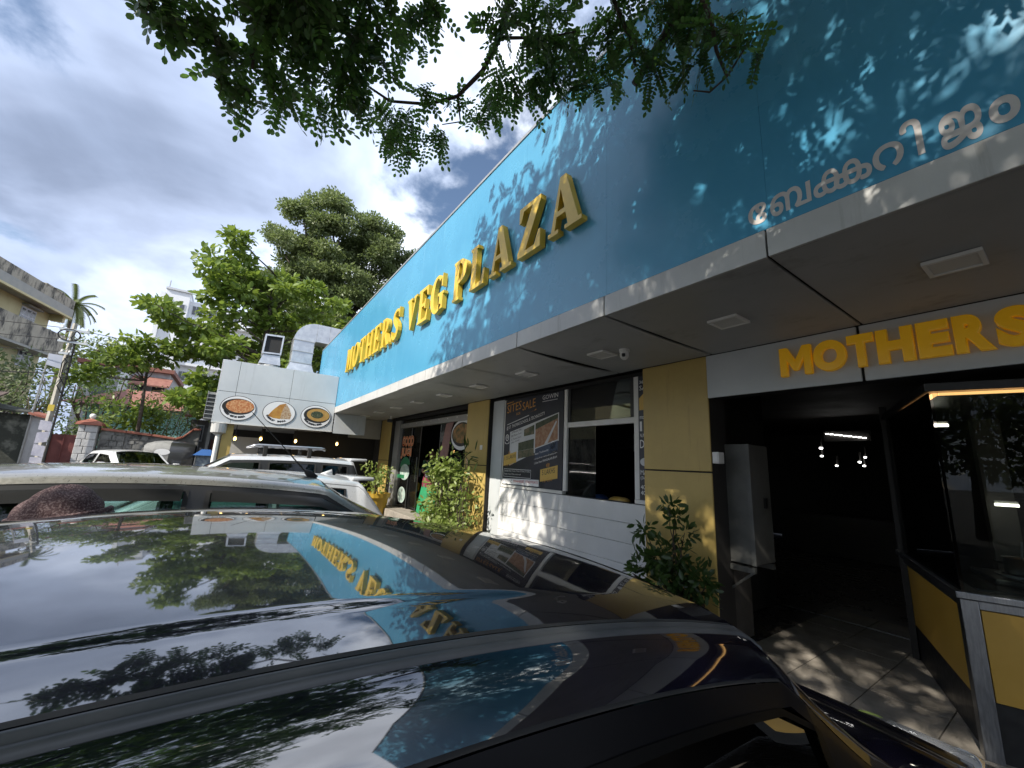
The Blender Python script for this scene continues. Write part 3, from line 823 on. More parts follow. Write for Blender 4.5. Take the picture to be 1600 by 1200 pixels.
for tx, z0, x0, x1 in (('GOOD', .40, -11.62, -10.75), ('JUGI', .06, -11.66, -10.85)):
    for off, y, mm in ((.032, 4.194, M['d_peach']), (.0, 4.190, M['d_orange'])):
        me = text_mesh(tx, .29, 0, 0, off, res=3)
        e = off * .4
        fit(me, x0 - e, x1 + e, z0 - e, z0 + .29 + e)
        put_text(me, (0, y, 0), (1, 0, 0), (0, 0, 1), (0, -1, 0))
        link('lettering', me, mm, en)
def oval_flat(name, mm, parent, c, r, y, n=26, a0=0, a1=360):
    pts = [(c[0] + r[0] * math.cos(math.radians(a0 + (a1 - a0) * i / n)), c[1] + r[1] * math.sin(math.radians(a0 + (a1 - a0) * i / n))) for i in range(n + (0 if a1 - a0 == 360 else 1))]
    return flat(name, mm, parent, pts, y)
oval_flat('green_print', M['d_green'], en, (-11.22, -.20), (.40, .30), 4.192, 20, 20, 180)
oval_flat('jug_print', M['d_mint'], en, (-11.22, -.32), (.36, .22), 4.190)
flat('green_print', M['d_green'], en, [(-11.95, -.50), (-11.2, -.50), (-11.2, -.40), (-11.95, -.40)], 4.188)
oval_flat('jug_print', M['d_mint'], en, (-11.3, -.95), (.3, .22), 4.190)
oval_flat('dish_print', M['white'], en, (-7.95, .62), (.50, .34), 4.192)
oval_flat('dish_print', M['black'], en, (-7.95, .63), (.46, .27), 4.190)
M['dosa'] = mat('printed dosa', (0.42, 0.20, 0.06), 0.5, (0.08, 0.09, 0.03), 7)
oval_flat('dish_print', M['dosa'], en, (-7.95, .65), (.42, .22), 4.188)
M['pinkprint'] = mat('pink print', (0.30, 0.16, 0.14), 0.5, (0.24, 0.13, 0.12), 4)
flat('figure_print', M['pinkprint'], en, [(-9.0, .1), (-8.55, .1), (-8.45, .75), (-8.35, .95), (-8.75, 1.0 - .09), (-8.85, .6)], 4.186)
# display rack with packets behind the glass
rk = thing('display_rack', 'snack rack with yellow packets standing behind the fixed glass', 'rack', (-11.2, 4.6, FE))
for z in (FE + .05, FE + .45, FE + .85):
    box('shelf', M['black_plastic'], rk, -11.7, -10.9, 4.45, 4.8, z, z + .02)
for x in (-11.69, -10.93):
    box('post', M['black_plastic'], rk, x, x + .03, 4.78, 4.81, FE, FE + 1.3)
M['packet'] = mat('snack packet', (0.5, 0.33, 0.03), 0.35, (0.42, 0.22, 0.03), 6)
M['packet2'] = mat('pale packet', (0.35, 0.4, 0.4), 0.35, (0.2, 0.3, 0.32), 6)
for s_ in range(3):
    for i in range(5):
        q = MB().obox((-11.66 + i * .15, 4.5, FE + .072 + s_ * .4), (.11, .01, 0), (0.01, .05, 0.0), (.005, .03, .22 + .03 * (i % 2)))
        pk = q.build('snack_packet', M['packet'] if (i + s_) % 3 else M['packet2'], None, bevel=.012, org=(-11.6 + i * .15, 4.52, FE + .07 + s_ * .4))
        tag(pk, 'snack packet on the rack behind the entrance glass', 'packet', 'packets on the display rack')
sw = thing('switch_plate', 'small white switch plate on the mustard pillar beside the glass entrance', 'switch', (-6.72, 3.995, 0.28))
box('plate', M['white_plastic'], sw, -6.77, -6.69, 3.985, 3.999, 0.27, 0.36, bevel=.004)
box('rocker', M['white_plastic'], sw, -6.75, -6.71, 3.979, 3.984, 0.295, 0.335)

# ================================================================== HALL SIDE
sb = thing('switch_box', 'small white plastic box on the side of the mustard pillar by the grey cabinet', 'junction box', (-2.17, 4.08, 0.15))
box('case', M['white_plastic'], sb, -2.199, -2.13, 4.02, 4.13, 0.12, 0.235, bevel=.008)
box('cover', M['white_plastic'], sb, -2.19, -2.14, 4.014, 4.019, 0.13, 0.225, bevel=.003)
cb = thing('metal_cabinet', 'weathered grey metal cabinet on a steel bracket inside the hall entrance', 'cabinet', (-2.15, 4.5, -0.84))
M['cab'] = mat('cabinet paint', (0.09, 0.09, 0.085), 0.6, (0.135, 0.135, 0.125), 3, streak=((7, 7, 2), (0.13, 0.12, 0.11), 0.55, 0.8), bump=.1, bscale=8)
box('case', M['cab'], cb, -2.30, -2.005, 4.30, 4.75, -0.83, 0.33, bevel=.006)
box('door', M['cab'], cb, -2.0, -1.975, 4.30, 4.72, -0.83, 0.33, bevel=.006)
box('door_edge', M['cab'], cb, -2.004, -1.965, 4.288, 4.299, -0.83, 0.33)
box('handle', M['black_plastic'], cb, -1.974, -1.95, 4.55, 4.59, -0.3, -0.2)
m = MB(); m.box(-2.32, -1.98, 4.28, 4.32, -0.90, -0.85); m.box(-2.32, -1.98, 4.68, 4.72, -0.90, -0.85)
m.obox((-2.02, 4.29, -0.90), (.03, 0, 0), (0, .03, 0), (-.24, 0, -.2)); m.box(-2.30, -2.25, 4.28, 4.33, FZ, -0.9)
m.build('bracket', M['cab'], cb)
M['meter'] = mat('worn board', (0.05, 0.045, 0.04), 0.7, (0.09, 0.08, 0.07), 6)
bdm = box('side_board', M['meter'], None, -2.32, -2.22, 4.34, 4.7, FZ + .02, -0.91)
tag(bdm, 'dark weathered board under the metal cabinet bracket', 'board')

# kiosk counter, turned about twenty degrees
KX, KY = -0.60, 4.03
va = Vector((-0.348, 0.938, 0)); vb = Vector((0.938, 0.348, 0))
def K(a, b, z): return Vector((KX, KY, z)) + va * a + vb * b
def kbox(n, m_, a0, a1, b0, b1, z0, z1, parent, bevel=0.0):
    return MB().obox(K(a0, b0, z0), va * (a1 - a0), vb * (b1 - b0), (0, 0, z1 - z0)).build(n, m_, parent, bevel=bevel)
ki = thing('food_counter', 'glass enclosed food counter with mustard panels and steel edges, lit by the sun', 'counter', (KX, KY, FZ))
M['ki_yellow'] = mat('mustard laminate', (0.46, 0.27, 0.045), 0.32, (0.52, 0.31, 0.06), 1.5, spec=.5)
kbox('plinth', M['black_plastic'], 0.02, 1.9, 0.02, 2.6, FZ, -1.28, ki)
kbox('core', M['dark_gap'], 0.02, 1.9, 0.02, 2.6, -1.28, -0.74, ki)
kbox('side_panel', M['ki_yellow'], 0.075, 1.55, -0.004, 0.018, -1.27, -0.755, ki, .003)
kbox('front_panel', M['ki_yellow'], -0.004, 0.018, 0.075, 1.25, -1.27, -0.755, ki, .003)
kbox('front_panel', M['ki_yellow'], -0.004, 0.018, 1.31, 2.5, -1.27, -0.755, ki, .003)
kbox('corner_post', M['steel'], -0.012, 0.07, -0.012, 0.07, FZ, -0.70, ki, .004)
kbox('front_post', M['steel'], -0.008, 0.02, 1.255, 1.305, FZ, -0.74, ki, .003)
kbox('top_rail', M['steel'], -0.010, 0.03, 0.07, 2.6, -0.75, -0.70, ki, .003)
kbox('top_rail', M['steel'], 0.07, 1.9, -0.010, 0.03, -0.75, -0.70, ki, .003)
kbox('worktop', M['steel'], -0.03, 1.9, -0.03, 2.6, -0.698, -0.655, ki, .006)
kbox('inner_top', mat('dark granite', (0.02, 0.02, 0.02), 0.15, (0.035, 0.035, 0.035), 30), 0.10, 1.88, 0.10, 2.58, -0.654, -0.640, ki)
kbox('glass_side', M['kiosk_glass'], 0.02, 1.88, 0.0, 0.008, -0.654, 0.655, ki)
kbox('glass_front', M['kiosk_glass'], 0.0, 0.008, 0.02, 2.58, -0.654, 0.655, ki)
kbox('roof_frame', M['black_plastic'], -0.02, 1.9, -0.02, 2.6, 0.66, 0.72, ki, .004)
M['warm_led'] = mat('warm led', (0.9, 0.6, 0.3), 0.5, emit=(1.0, 0.50, 0.18), estr=1.6)
kbox('led_strip', M['warm_led'], 0.04, 1.0, 0.03, 0.055, 0.638, 0.655, ki)
kbox('led_strip', M['warm_led'], 0.03, 0.055, 0.06, 2.5, 0.638, 0.655, ki)
kbox('inner_post', mat('dark brown post', (0.10, 0.085, 0.06), 0.6), 1.45, 1.55, 0.1, 0.2, -0.63, 0.65, ki)
kbox('inner_post', mat('grey post', (0.09, 0.085, 0.075), 0.6), 1.70, 1.80, 0.62, 0.80, -0.63, 0.65, ki)
kbox('back_shelf', M['black_plastic'], 1.5, 1.85, 0.85, 2.5, -0.1, -0.07, ki)
def lamp_bar(name, label, a, b, z, ln, emit=5.0, dirv=vb):
    t = thing(name, label, 'lamp', K(a, b, z))
    p0 = K(a, b, z)
    m = MB().tube([p0, p0 + dirv * ln], 0.012, 8)
    m.build('tube', mat('lit tube', (0.9, 0.9, 0.85), 0.4, emit=(1, .93, .8), estr=emit), t)
    MB().obox(p0 + Vector((0, 0, .014)), dirv * ln, va * .03, (0, 0, .02)).build('fitting', M['white_plastic'], t)
lamp_bar('tube_lamp', 'short lit tube lamp hanging inside the glass counter under the warm strip', 0.95, 0.16, 0.52, 0.13)
lamp_bar('shelf_lamp', 'lit lamp bar low inside the glass counter above the stove', 1.5, 0.62, -0.13, 0.14)
st = thing('stove', 'black gas stove on the counter top behind the glass', 'stove', K(0.55, 0.35, -0.64))
kbox('body', M['black_plastic'], 0.35, 0.85, 0.25, 0.95, -0.639, -0.60, st, .01)
MB().lathe(K(0.6, 0.45, -0.60), [(.13, 0), (.13, .012), (.10, .012), (.10, 0)], 20).build('burner', M['steel'], st)
MB().lathe(K(0.6, 0.78, -0.60), [(.13, 0), (.13, .012), (.10, .012), (.10, 0)], 20).build('burner', M['steel'], st)
pt = thing('cooking_pot', 'small steel pot with an upright ladle on the stove', 'pot', K(0.6, 0.45, -0.588))
MB().lathe(K(0.6, 0.45, -0.587), [(0, 0), (.075, 0), (.08, .01), (.08, .11), (.088, .112), (.076, .11), (.076, .012), (0, .012)], 22).build('body', mat('dull steel', (.3, .3, .28), .35, metal=.9), pt, smooth=True)
MB().tube([K(.6, .45, -.57), K(.58, .47, -.36)], .006, 6).build('ladle', M['steel'], pt)

# lamps deep in the hall
M['cold'] = mat('white lamp', (1, 1, 1), .5, emit=(1, .98, .95), estr=7.0)
stp = thing('led_batten', 'dashed line of white lamps on the ceiling deep inside the dark hall', 'lamp', (-2.7, 10.0, .95))
for i in range(9):
    u = i / 9
    MB().box(-3.06 + .66 * u, -3.06 + .66 * u + .055, 10.0, 10.02, .945 - .11 * u, .957 - .11 * u).build('lamp_segment', M['cold'], stp)
box('housing', M['dark'], stp, -3.1, -2.35, 10.021, 10.06, .80, 1.0)
for x, z, s_ in [(-3.16, .66, .03), (-3.16, .5, .025), (-2.93, .31, .022), (-2.56, .39, .025), (-2.5, .32, .022), (-2.47, .48, .02)]:
    l = thing('hall_lamp', 'small bright lamp deep inside the dark hall', 'lamp', (x, 10, z), 'lamps inside the hall')
    MB().lathe((x, 10, z), [(0, s_ * .7), (s_, s_ * .5), (s_ * 1.1, 0), (s_ * .8, -s_ * .5), (0, -s_ * .6)], 10).build('bulb', M['cold'], l)
    box('mount', M['dark'], l, x - .01, x + .01, 10.03, 10.1, z - .02, z + .2)
# leaf lying on the bonnet edge comes with the dark car

# ================================================================== WING WITH DISH SIGNS
WX = -12.30
wg = thing('side_wing', 'grey panelled wing projecting from the restaurant over an open dining bay', 'building', (-14, 1.5, GZ + .1))
ys = [-0.42, -0.05, 1.17, 2.345]
for a, b in zip(ys, ys[1:]):
    MB().box(WX - .02, WX, a + .004, b - .004, 1.497, 2.30).build('grey_panel', M['acp_light'], wg, bevel=.003)
for a, b in zip(ys, ys[1:]):
    MB().box(WX - .02, WX, a + .004, b - .004, 0.715, 1.487).build('grey_panel', M['acp_light'], wg, bevel=.003)
MB().box(WX - .02, WX, 2.37, 3.25, 0.66, 1.232).build('grey_panel', M['acp_light'], wg, bevel=.003)
MB().box(WX - .9, WX - .88, 3.0, 3.99, 0.62, 1.232).build('grey_panel', M['acp_soffit'], wg, bevel=.003)
box('panel_core', M['dark_gap'], wg, WX - .10, WX - .021, -.41, 2.34, .73, 2.29)
box('roof_slab', M['acp_soffit'], wg, -17.6, WX - .101, -.42, 2.3, 2.1, 2.28)
box('soffit', M['acp_soffit'], wg, -16.2, WX - .101, -.40, 2.3, .735, .76)
box('bottom_trim', M['white_alu'], wg, WX - .03, WX + .012, -.42, 2.34, .69, .713)
box('left_panel', M['acp_light'], wg, -16.2, WX - .021, -.44, -.421, .70, 2.30)
m = MB()
for i in range(7): m.box(WX - .25, WX - .05, -.60, -.445, .78 + i * .1, .80 + i * .1)
m.box(WX - .26, WX - .05, -.61, -.60, .75, 1.46); m.box(WX - .26, WX - .25, -.6, -.445, .75, 1.46)
m.build('side_louvre', M['grey_alu'], wg)
box('corner_column', M['yellow_clad'], wg, WX - .42, WX - .12, -.17, .05, GZ + .1, .69)
MB().tube([(WX - .1, -.25, GZ + .1), (WX - .1, -.25, .45)], .05, 12).build('down_pipe', M['white_plastic'], wg, smooth=False)
MB().lathe((WX - .12, -.26, .40), [(.06, 0), (.16, .06), (.17, .28), (0, .28)], 16).build('pipe_head', M['acp_strip'], wg)
box('back_wall', M['dark'], wg, -16.3, -16.1, -.4, 4.0, GZ + .1, 2.1)
box('white_screen', mat('white screen', (.5, .5, .49), .5), wg, -14.4, -14.35, .05, .75, GZ + .1, .45)
box('dark_frame', M['dark_gap'], wg, -14.34, -14.25, .76, .86, GZ + .1, .73)
box('dark_partition', M['dark'], wg, -14.0, -13.9, 1.6, 4.3, GZ + .1, .73)
box('bay_floor', M['floor_in'], wg, -16.2, -12.4, -.4, 3.99, GZ + .003, GZ + .1)
# hanging bulbs
M['bulb'] = mat('lit bulb', (1, .8, .4), .3, emit=(1.0, .62, .2), estr=5.0)
M['brass'] = mat('brass', (.5, .33, .1), .3, metal=1.0)
for y, z, lab in [(.12, .36, 'warm hanging bulb nearest the mustard corner column of the wing'), (.72, .40, 'warm hanging bulb second from the corner column of the wing'),
                  (1.6, .40, 'warm hanging bulb in the middle of the dining bay'), (2.75, .40, 'warm hanging bulb nearest the glass entrance')]:
    l = thing('pendant_lamp', lab, 'lamp', (-13.4, y, .72), 'bulbs hanging in the dining bay')
    MB().tube([(-13.4, y, .735 if y < 2.3 else 1.23), (-13.4, y, z + .09)], .008, 6).build('cord', M['black_plastic'], l)
    MB().lathe((-13.4, y, z), [(0, .1), (.03, .1), (.045, .06), (.06, .05), (.02, .05)], 14).build('cap', M['brass'], l)
    MB().lathe((-13.4, y, z), [(.018, .05), (.03, .02), (.036, -.01), (.025, -.04), (0, -.055)], 12).build('bulb', M['bulb'], l, smooth=True)
# oval dish signs
M['f_pan'] = mat('printed black pan', (.02, .018, .016), .5)
M['f_tomato'] = mat('printed corn dosa', (.42, .13, .04), .5, (.60, .34, .16), 22, lo=.42, hi=.6)
M['f_dosa'] = mat('printed folded dosa', (.48, .26, .05), .5, (.36, .15, .03), 7)
M['f_fill'] = mat('printed filling', (.30, .16, .07), .5, (.52, .42, .30), 30)
M['f_palak'] = mat('printed palak dosa', (.44, .28, .08), .5, (.38, .20, .05), 9)
M['f_green'] = mat('printed palak', (.03, .045, .02), .5, (.35, .33, .2), 40, lo=.55, hi=.7)
def yz(name, mm, parent, pts, x):
    return MB().prism([(x, p[0], p[1]) for p in pts], (-.0008, 0, 0)).build(name, mm, parent)
def yz_oval(name, mm, parent, c, r, x, n=30, tilt=0):
    ct, s_ = math.cos(tilt), math.sin(tilt); pts = []
    for i in range(n):
        a = 2 * math.pi * i / n; u, w = r[0] * math.cos(a), r[1] * math.sin(a)
        pts.append((c[0] + u * ct - w * s_, c[1] + u * s_ + w * ct))
    return yz(name, mm, parent, pts, x)
def arc_text(body, parent, c, r, a0, a1, h, x):
    for i, ch in enumerate(body):
        if ch == ' ': continue
        a = math.radians(a0 + (a1 - a0) * i / max(1, len(body) - 1))
        p = Vector((x, c[0] + r[0] * math.cos(a), c[1] + r[1] * math.sin(a)))
        t = Vector((0, -r[0] * math.sin(a), r[1] * math.cos(a))).normalized()
        nn = Vector((1, 0, 0)); up = nn.cross(t)
        me = text_mesh(ch, h, 0, 0, .008, 'CENTER', 2)
        put_text(me, p, t, up, nn)
        link('character', me, M['black'], parent)
def oval_sign(label, c, words_, kind):
    t = thing('oval_dish_sign', label, 'sign', (WX + .01, c[0], c[1] - .32), 'oval dish signs on the grey wing')
    y0, z0 = c; rx, rz = .385, .315
    yz_oval('rim', M['black'], t, c, (rx, rz), WX + .012, 44)
    p = MB()
    pts = [(WX + .016, y0 + (rx - .014) * math.cos(2 * math.pi * i / 44), z0 + (rz - .014) * math.sin(2 * math.pi * i / 44)) for i in range(44)]
    p.prism(pts, (-.014, 0, 0)); p.build('board', M['white'], t)
    X = WX + .0175
    if kind < 1.5 and kind != 1:
        yz_oval('printed_pan', M['f_pan'], t, (y0 + .0, z0 + .035), (.345, .205), X, 36, .02)
        yz_oval('printed_food', M['f_tomato'], t, (y0 + .035, z0 + .05), (.30, .17), X + .001, 36, .02)
    elif kind == 1:
        yz('printed_food', M['f_dosa'], t, [(y0 - .26, z0 - .10), (y0 - .16, z0 + .06), (y0 - .02, z0 + .22), (y0 + .12, z0 + .27), (y0 + .06, z0 + .05), (y0 + .03, z0 - .16), (y0 - .12, z0 - .15)], X)
        yz('printed_food', M['f_fill'], t, [(y0 + .03, z0 - .16), (y0 + .06, z0 + .05), (y0 + .12, z0 + .27), (y0 + .22, z0 + .14), (y0 + .29, z0 - .03), (y0 + .27, z0 - .14)], X)
    else:
        yz_oval('printed_pan', M['f_pan'], t, (y0 + .02, z0 + .035), (.335, .215), X, 36, -.03)
        yz_oval('printed_food', M['f_palak'], t, (y0 + .05, z0 + .045), (.29, .175), X + .001, 36, -.03)
        yz_oval('printed_food', M['f_green'], t, (y0 + .02, z0 + .05), (.16, .10), X + .002, 24)
    arc_text(words_, t, c, (rx - .075, rz - .07), 205, 300, .038, X + .0006)
oval_sign('oval sign with a red dosa in a pan, SWEET CORN DOSA', (.06, 1.10), 'SWEET CORN DOSA', 0)
oval_sign('oval sign with a folded dosa cut open, PANEER DOSA', (.98, 1.08), 'PANEER DOSA', 1)
oval_sign('oval sign with a green topped dosa, PALAK MASALA DOSA', (1.88, 1.08), 'PALAK MASALA DOSA', 2)

# vents on the wing roof
co = thing('exhaust_cowl', 'square galvanised exhaust cowl with a dark tilted mouth on the wing roof', 'vent', (-12.9, .56, 2.28))
def frustum(m, c0, h0, c1, h1):
    a = [(c0[0] + sx * h0[0], c0[1] + sy * h0[1], c0[2]) for sx, sy in ((-1, -1), (1, -1), (1, 1), (-1, 1))]
    b = [(c1[0] + sx * h1[0], c1[1] + sy * h1[1], c1[2]) for sx, sy in ((-1, -1), (1, -1), (1, 1), (-1, 1))]
    return m.add(a + b, [(0, 1, 5, 4), (1, 2, 6, 5), (2, 3, 7, 6), (3, 0, 4, 7), (4, 5, 6, 7), (0, 3, 2, 1)])
MB().lathe((-12.9, .58, 2.28), [(.26, 0), (.28, .02), (.28, .12), (.24, .14), (0, .14)], 20).build('collar', M['acp_strip'], co)
frustum(MB(), (-12.9, .58, 2.42), (.26, .26), (-12.9, .60, 2.70), (.20, .20)).build('neck', M['zinc'], co)
o0 = Vector((-12.66, .36, 2.70)); ex, ey, ez = Vector((-.5, 0, 0)), Vector((0, .46, .03)), Vector((-.10, .02, .58))
m = MB().obox(o0 + ex * .12, ex * .88, ey, ez)
m.obox(o0, ex * .12, ey * .08, ez); m.obox(o0 + ey * .92, ex * .12, ey * .08, ez)
m.obox(o0 + ey * .08, ex * .12, ey * .84, ez * .07); m.obox(o0 + ey * .08 + ez * .92, ex * .12, ey * .84, ez * .08)
m.build('hood', M['zinc'], co)
MB().obox(o0 + ex * .10 + ey * .08 + ez * .07, ex * .015, ey * .84, ez * .85).build('mouth', M['dark_gap'], co)
du = thing('exhaust_duct', 'large galvanised duct rising from the wing roof and bending behind the blue fascia', 'duct', (-16.7, 1.75, 2.28))
DX0, DX1 = -17.05, -16.4
m = MB()
for yy in (1.35, 2.1):
    m.box(DX0, DX0 + .05, yy, yy + .05, 2.28, 3.0); m.box(DX1 - .05, DX1, yy, yy + .05, 2.28, 3.0)
m.box(DX1 - .05, DX1, .8, 2.4, 3.0, 3.05)
m.build('support_frame', M['grey_alu'], du)
frustum(MB(), ((DX0 + DX1) / 2, 1.74, 3.052), (.42, .45), ((DX0 + DX1) / 2, 1.74, 3.36), (.325, .35)).build('duct_base', M['zinc'], du)
MB().box(DX0, DX1, 1.39, 2.09, 3.362, 4.22).build('riser', M['zinc'], du, bevel=.01)
rows = []
for i in range(9):
    a = math.pi / 2 * i / 8
    cy, cz = 2.13, 4.23
    ro, ri = .74, .04
    rows.append([(DX0, cy - ro * math.cos(a), cz + ro * math.sin(a)), (DX1, cy - ro * math.cos(a), cz + ro * math.sin(a)),
                 (DX1, cy - ri * math.cos(a), cz + ri * math.sin(a)), (DX0, cy - ri * math.cos(a), cz + ri * math.sin(a)), (DX0, cy - ro * math.cos(a), cz + ro * math.sin(a))])
MB().grid(rows).build('elbow', M['zinc'], du)
for y0, y1 in ((2.135, 2.58), (2.586, 3.1), (3.106, 4.6)):
    MB().box(DX0, DX1, y0, y1, 4.27, 4.97).build('duct_run', M['zinc'], du, bevel=.006)
m = MB()
for z in (3.361, 3.8, 4.226): m.box(DX0 - .02, DX1 + .02, 1.37, 2.11, z - .014, z + .014)
m.build('flange', M['grey_alu'], du)

# ================================================================== VEHICLES
def paint(name, c, c2=None, metal=.0, rough=.35, coat=1.0, spec=.5):
    m = mat(name, c, rough, c2 or c, 4, metal=metal, spec=spec, coat=coat)
    return m
M['seat'] = mat('car seat', (.10, .09, .08), .8)
M['seat_l'] = mat('pale car seat', (.30, .27, .24), .8)
M['chrome'] = mat('chrome', (.6, .6, .6), .12, metal=1.0)
M['lamp_red'] = mat('tail lamp', (.30, .01, .01), .15, coat=1)
M['lamp_clear'] = mat('head lamp', (.65, .67, .7), .08, metal=.6, coat=1)
M['trim'] = mat('black trim', (.016, .016, .017), .42)
M['alloy'] = mat('alloy rim', (.4, .4, .41), .3, metal=.9)

def smooth(a, b, x):
    t = min(1, max(0, (x - a) / (b - a))); return t * t * (3 - 2 * t)

def make_car(name, label, cat, loc, rotz, p, group=None):
    """a car in its own coordinates: +y forward, ground at z = 0; p holds its measures"""
    t = thing(name, label, cat, loc, group, rotz)
    off = ORG[t.name]
    def B(mb, n, m_, parent=None, sm=True, **k):
        me_v = [(v[0] + off.x, v[1] + off.y, v[2] + off.z) for v in mb.v]; mb.v = me_v
        return mb.build(n, m_, parent or t, smooth=sm, **k)
    yf, yr = p['yf'], p['yr']
    hw = p['w']; wr = p['wr']; wb = p['wb']
    ya0, ya1, yc1, yc0 = p['ya0'], p['ya1'], p['yc1'], p['yc0']      # cowl, header, rear header, rear glass foot
    z0, yk, kk = p['z0'], p['yk'], p['k']
    zcowl, zdeck = p['zcowl'], p['zdeck']; crown = p.get('crown', .035)
    def zroof(y): return z0 - kk * (y - yk) ** 2
    zh, zr_ = zroof(ya1), zroof(yc1)
    def zc(y):
        if y > ya1:
            u = (y - ya1) / (ya0 - ya1); s0 = -2 * kk * (ya1 - yk) * (ya0 - ya1); d = zcowl - zh
            # hermite from the roof slope to the glass slope
            return zh + (s0 * .5) * (u - 2 * u * u + u ** 3) + d * (u * (1.12 - .12 * u))
        if y < yc1:
            u = (yc1 - y) / (yc1 - yc0); s0 = 2 * kk * (yc1 - yk) * (yc1 - yc0)
            return zr_ + (s0 * .5) * (u - 2 * u * u + u ** 3) + (zdeck - zr_) * (u ** p.get('rear_pow', 1.1))
        return zroof(y)
    def wrail(y):
        if y > ya1: return wr + (wb - wr) * .55 * ((y - ya1) / (ya0 - ya1))
        if y < yc1: return wr + (wb - wr) * .45 * ((yc1 - y) / (yc1 - yc0))
        return wr - .012 * ((y - yk) / max(.3, ya1 - yk)) ** 2
    def zbelt(y): return p['zb'] + p.get('belt_rise', 0.0) * (y - yk)
    press = p.get('press')
    def top_pt(y, s):
        w = wrail(y); x = s * w
        z = zc(y) - (p['crown_fn'](abs(s)) if 'crown_fn' in p else crown * abs(s) ** 2.4)
        if press: z += press(x, y)
        return (x, y, z)
    S = sorted(set([-1, -.965, -.93, .93, .965, 1] + list(np.linspace(-.93, .93, p.get('ns', 16))) + p.get('extra_s', [])))
    ysr = list(np.linspace(yc1, ya1, p.get('nr', 26)))
    def topgrid(ys_, ss_): return MB().grid([[top_pt(y, s) for s in ss_] for y in ys_])
    body_m = p['paint']
    roof = B(topgrid(ysr, S), 'roof', body_m)
    ysa = list(np.linspace(ya1, ya0, 10)); ysc = list(np.linspace(yc0, yc1, 10))
    pil = []
    for ys_ in (ysa, ysc):
        for ss_ in ([-1, -.965, -.90], [.90, .965, 1]): pil.append(MB().grid([[top_pt(y, s) for s in ss_] for y in ys_]))
    def inset(pt): return (pt[0], pt[1], pt[2] - .004)
    for n, ys_ in (('windscreen', ysa), ('rear_glass', ysc)):
        gm = MB().grid([[inset(top_pt(y, s)) for s in np.linspace(-.90, .90, 11)] for y in ys_])
        B(gm, n, M['car_glass'])
        sl = MB()
        ye = ys_[0] if n == 'windscreen' else ys_[-1]; y2 = ye + (.035 if n == 'windscreen' else -.035)
        sl.grid([[(q[0], q[1], q[2] + .002) for q in [top_pt(yy, s) for s in np.linspace(-.9, .9, 9)]] for yy in (ye, y2)])
        B(sl, 'glass_seal', M['trim'])
    # side of the cabin: cant rail, door frame, window, belt
    CANT = p.get('cant', [(0, 0), (.022, -.010), (.042, -.028), (.055, -.055)])
    def side_pts(y, sgn):
        w = wrail(y); zr2 = top_pt(y, 1)[2]; zb = zbelt(y)
        room = max(0.0, zr2 - zb); f = min(1, room / .25)
        pts = [(sgn * (w + dx * f), y, zr2 + dz * f) for dx, dz in CANT]
        return pts, (w + CANT[-1][0] * f, zr2 + CANT[-1][1] * f), zb, room
    def side_at(y, sgn, tt, outp=0.0):
        _, (xe, ze), zb, room = side_pts(y, sgn)
        wbl = wb - .0 * y
        return (sgn * (wbl + (xe - wbl) * tt + .022 * math.sin(math.pi * tt) + outp), y, zb + (ze - zb) * tt)
    yA = ya0 - .02; yC = yc0 + .02
    ys_all = sorted(set(list(np.linspace(yC, yA, 60)) + [v for a, b in p['windows'] for v in (a, b)]))
    ys_all = [y for y in ys_all if side_pts(y, 1)[3] > .02]
    T0, T1 = p.get('t0', .05), p.get('t1', .90)
    cant = MB(); fr = MB(); seal = MB()
    for sgn in (-1, 1):
        cant.grid([side_pts(y, sgn)[0] for y in ys_all])
        for y, y2 in zip(ys_all, ys_all[1:]):
            mid = (y + y2) / 2
            inw = any(a <= mid <= b for a, b in p['windows'])
            rows_ = [0, T0, T1, .985]
            for ta, tb in zip(rows_, rows_[1:]):
                if inw and ta == T0: continue
                fr.grid([[side_at(y, sgn, ta), side_at(y, sgn, tb)], [side_at(y2, sgn, ta), side_at(y2, sgn, tb)]])
            seal.grid([[side_at(y, sgn, .985, -.004), side_at(y, sgn, 1.0, -.004)], [side_at(y2, sgn, .985, -.004), side_at(y2, sgn, 1.0, -.004)]])
    cab = B(cant, 'cant_rail', body_m)
    for q in pil: B(q, 'pillar', p.get('pillar_paint', body_m))
    B(fr, 'door_frame', p.get('frame_paint', body_m))
    B(seal, 'door_seal', M['rubber'])
    for a, b in p['windows']:
        for sgn in (-1, 1):
            yy = np.linspace(a, b, 10)
            gm = MB().grid([[side_at(y, sgn, q, -.006) for q in np.linspace(T0, T1, 5)] for y in yy])
            wo = B(gm, 'side_window', p.get('glass', M['car_glass']))
            ed = MB()
            for q0, q1 in ((T1 - .022, T1 + .006), (T0 - .02, T0 + .03)):
                ed.grid([[side_at(y, sgn, q0, .003), side_at(y, sgn, q1, .003)] for y in yy])
            for y0_, y1_ in ((a - .012, a + .014), (b - .014, b + .012)):
                ed.grid([[side_at(y0_, sgn, q, .003), side_at(y1_, sgn, q, .003)] for q in np.linspace(T0, T1, 5)])
            B(ed, 'window_seal', p.get('seal', M['rubber']), wo)
            if p.get('visor'):
                vs_ = MB().grid([[side_at(y, sgn, T1 + .01, .010), side_at(y, sgn, T1 - .06, .024), side_at(y, sgn, T1 - .125, .028)] for y in np.linspace(a + .02, b - .02, 10)])
                B(vs_, 'rain_visor', p['visor'], wo)
    # lower body
    ys_b = list(np.linspace(yr, yf, 56))
    Lh = (yf - yr) / 2; ym = (yf + yr) / 2
    def plan(y):
        d = abs(y - ym) / Lh
        return 1 - .16 * max(0, (d - .62) / .38) ** 2.2 - .06 * max(0, (d - .95) / .05)
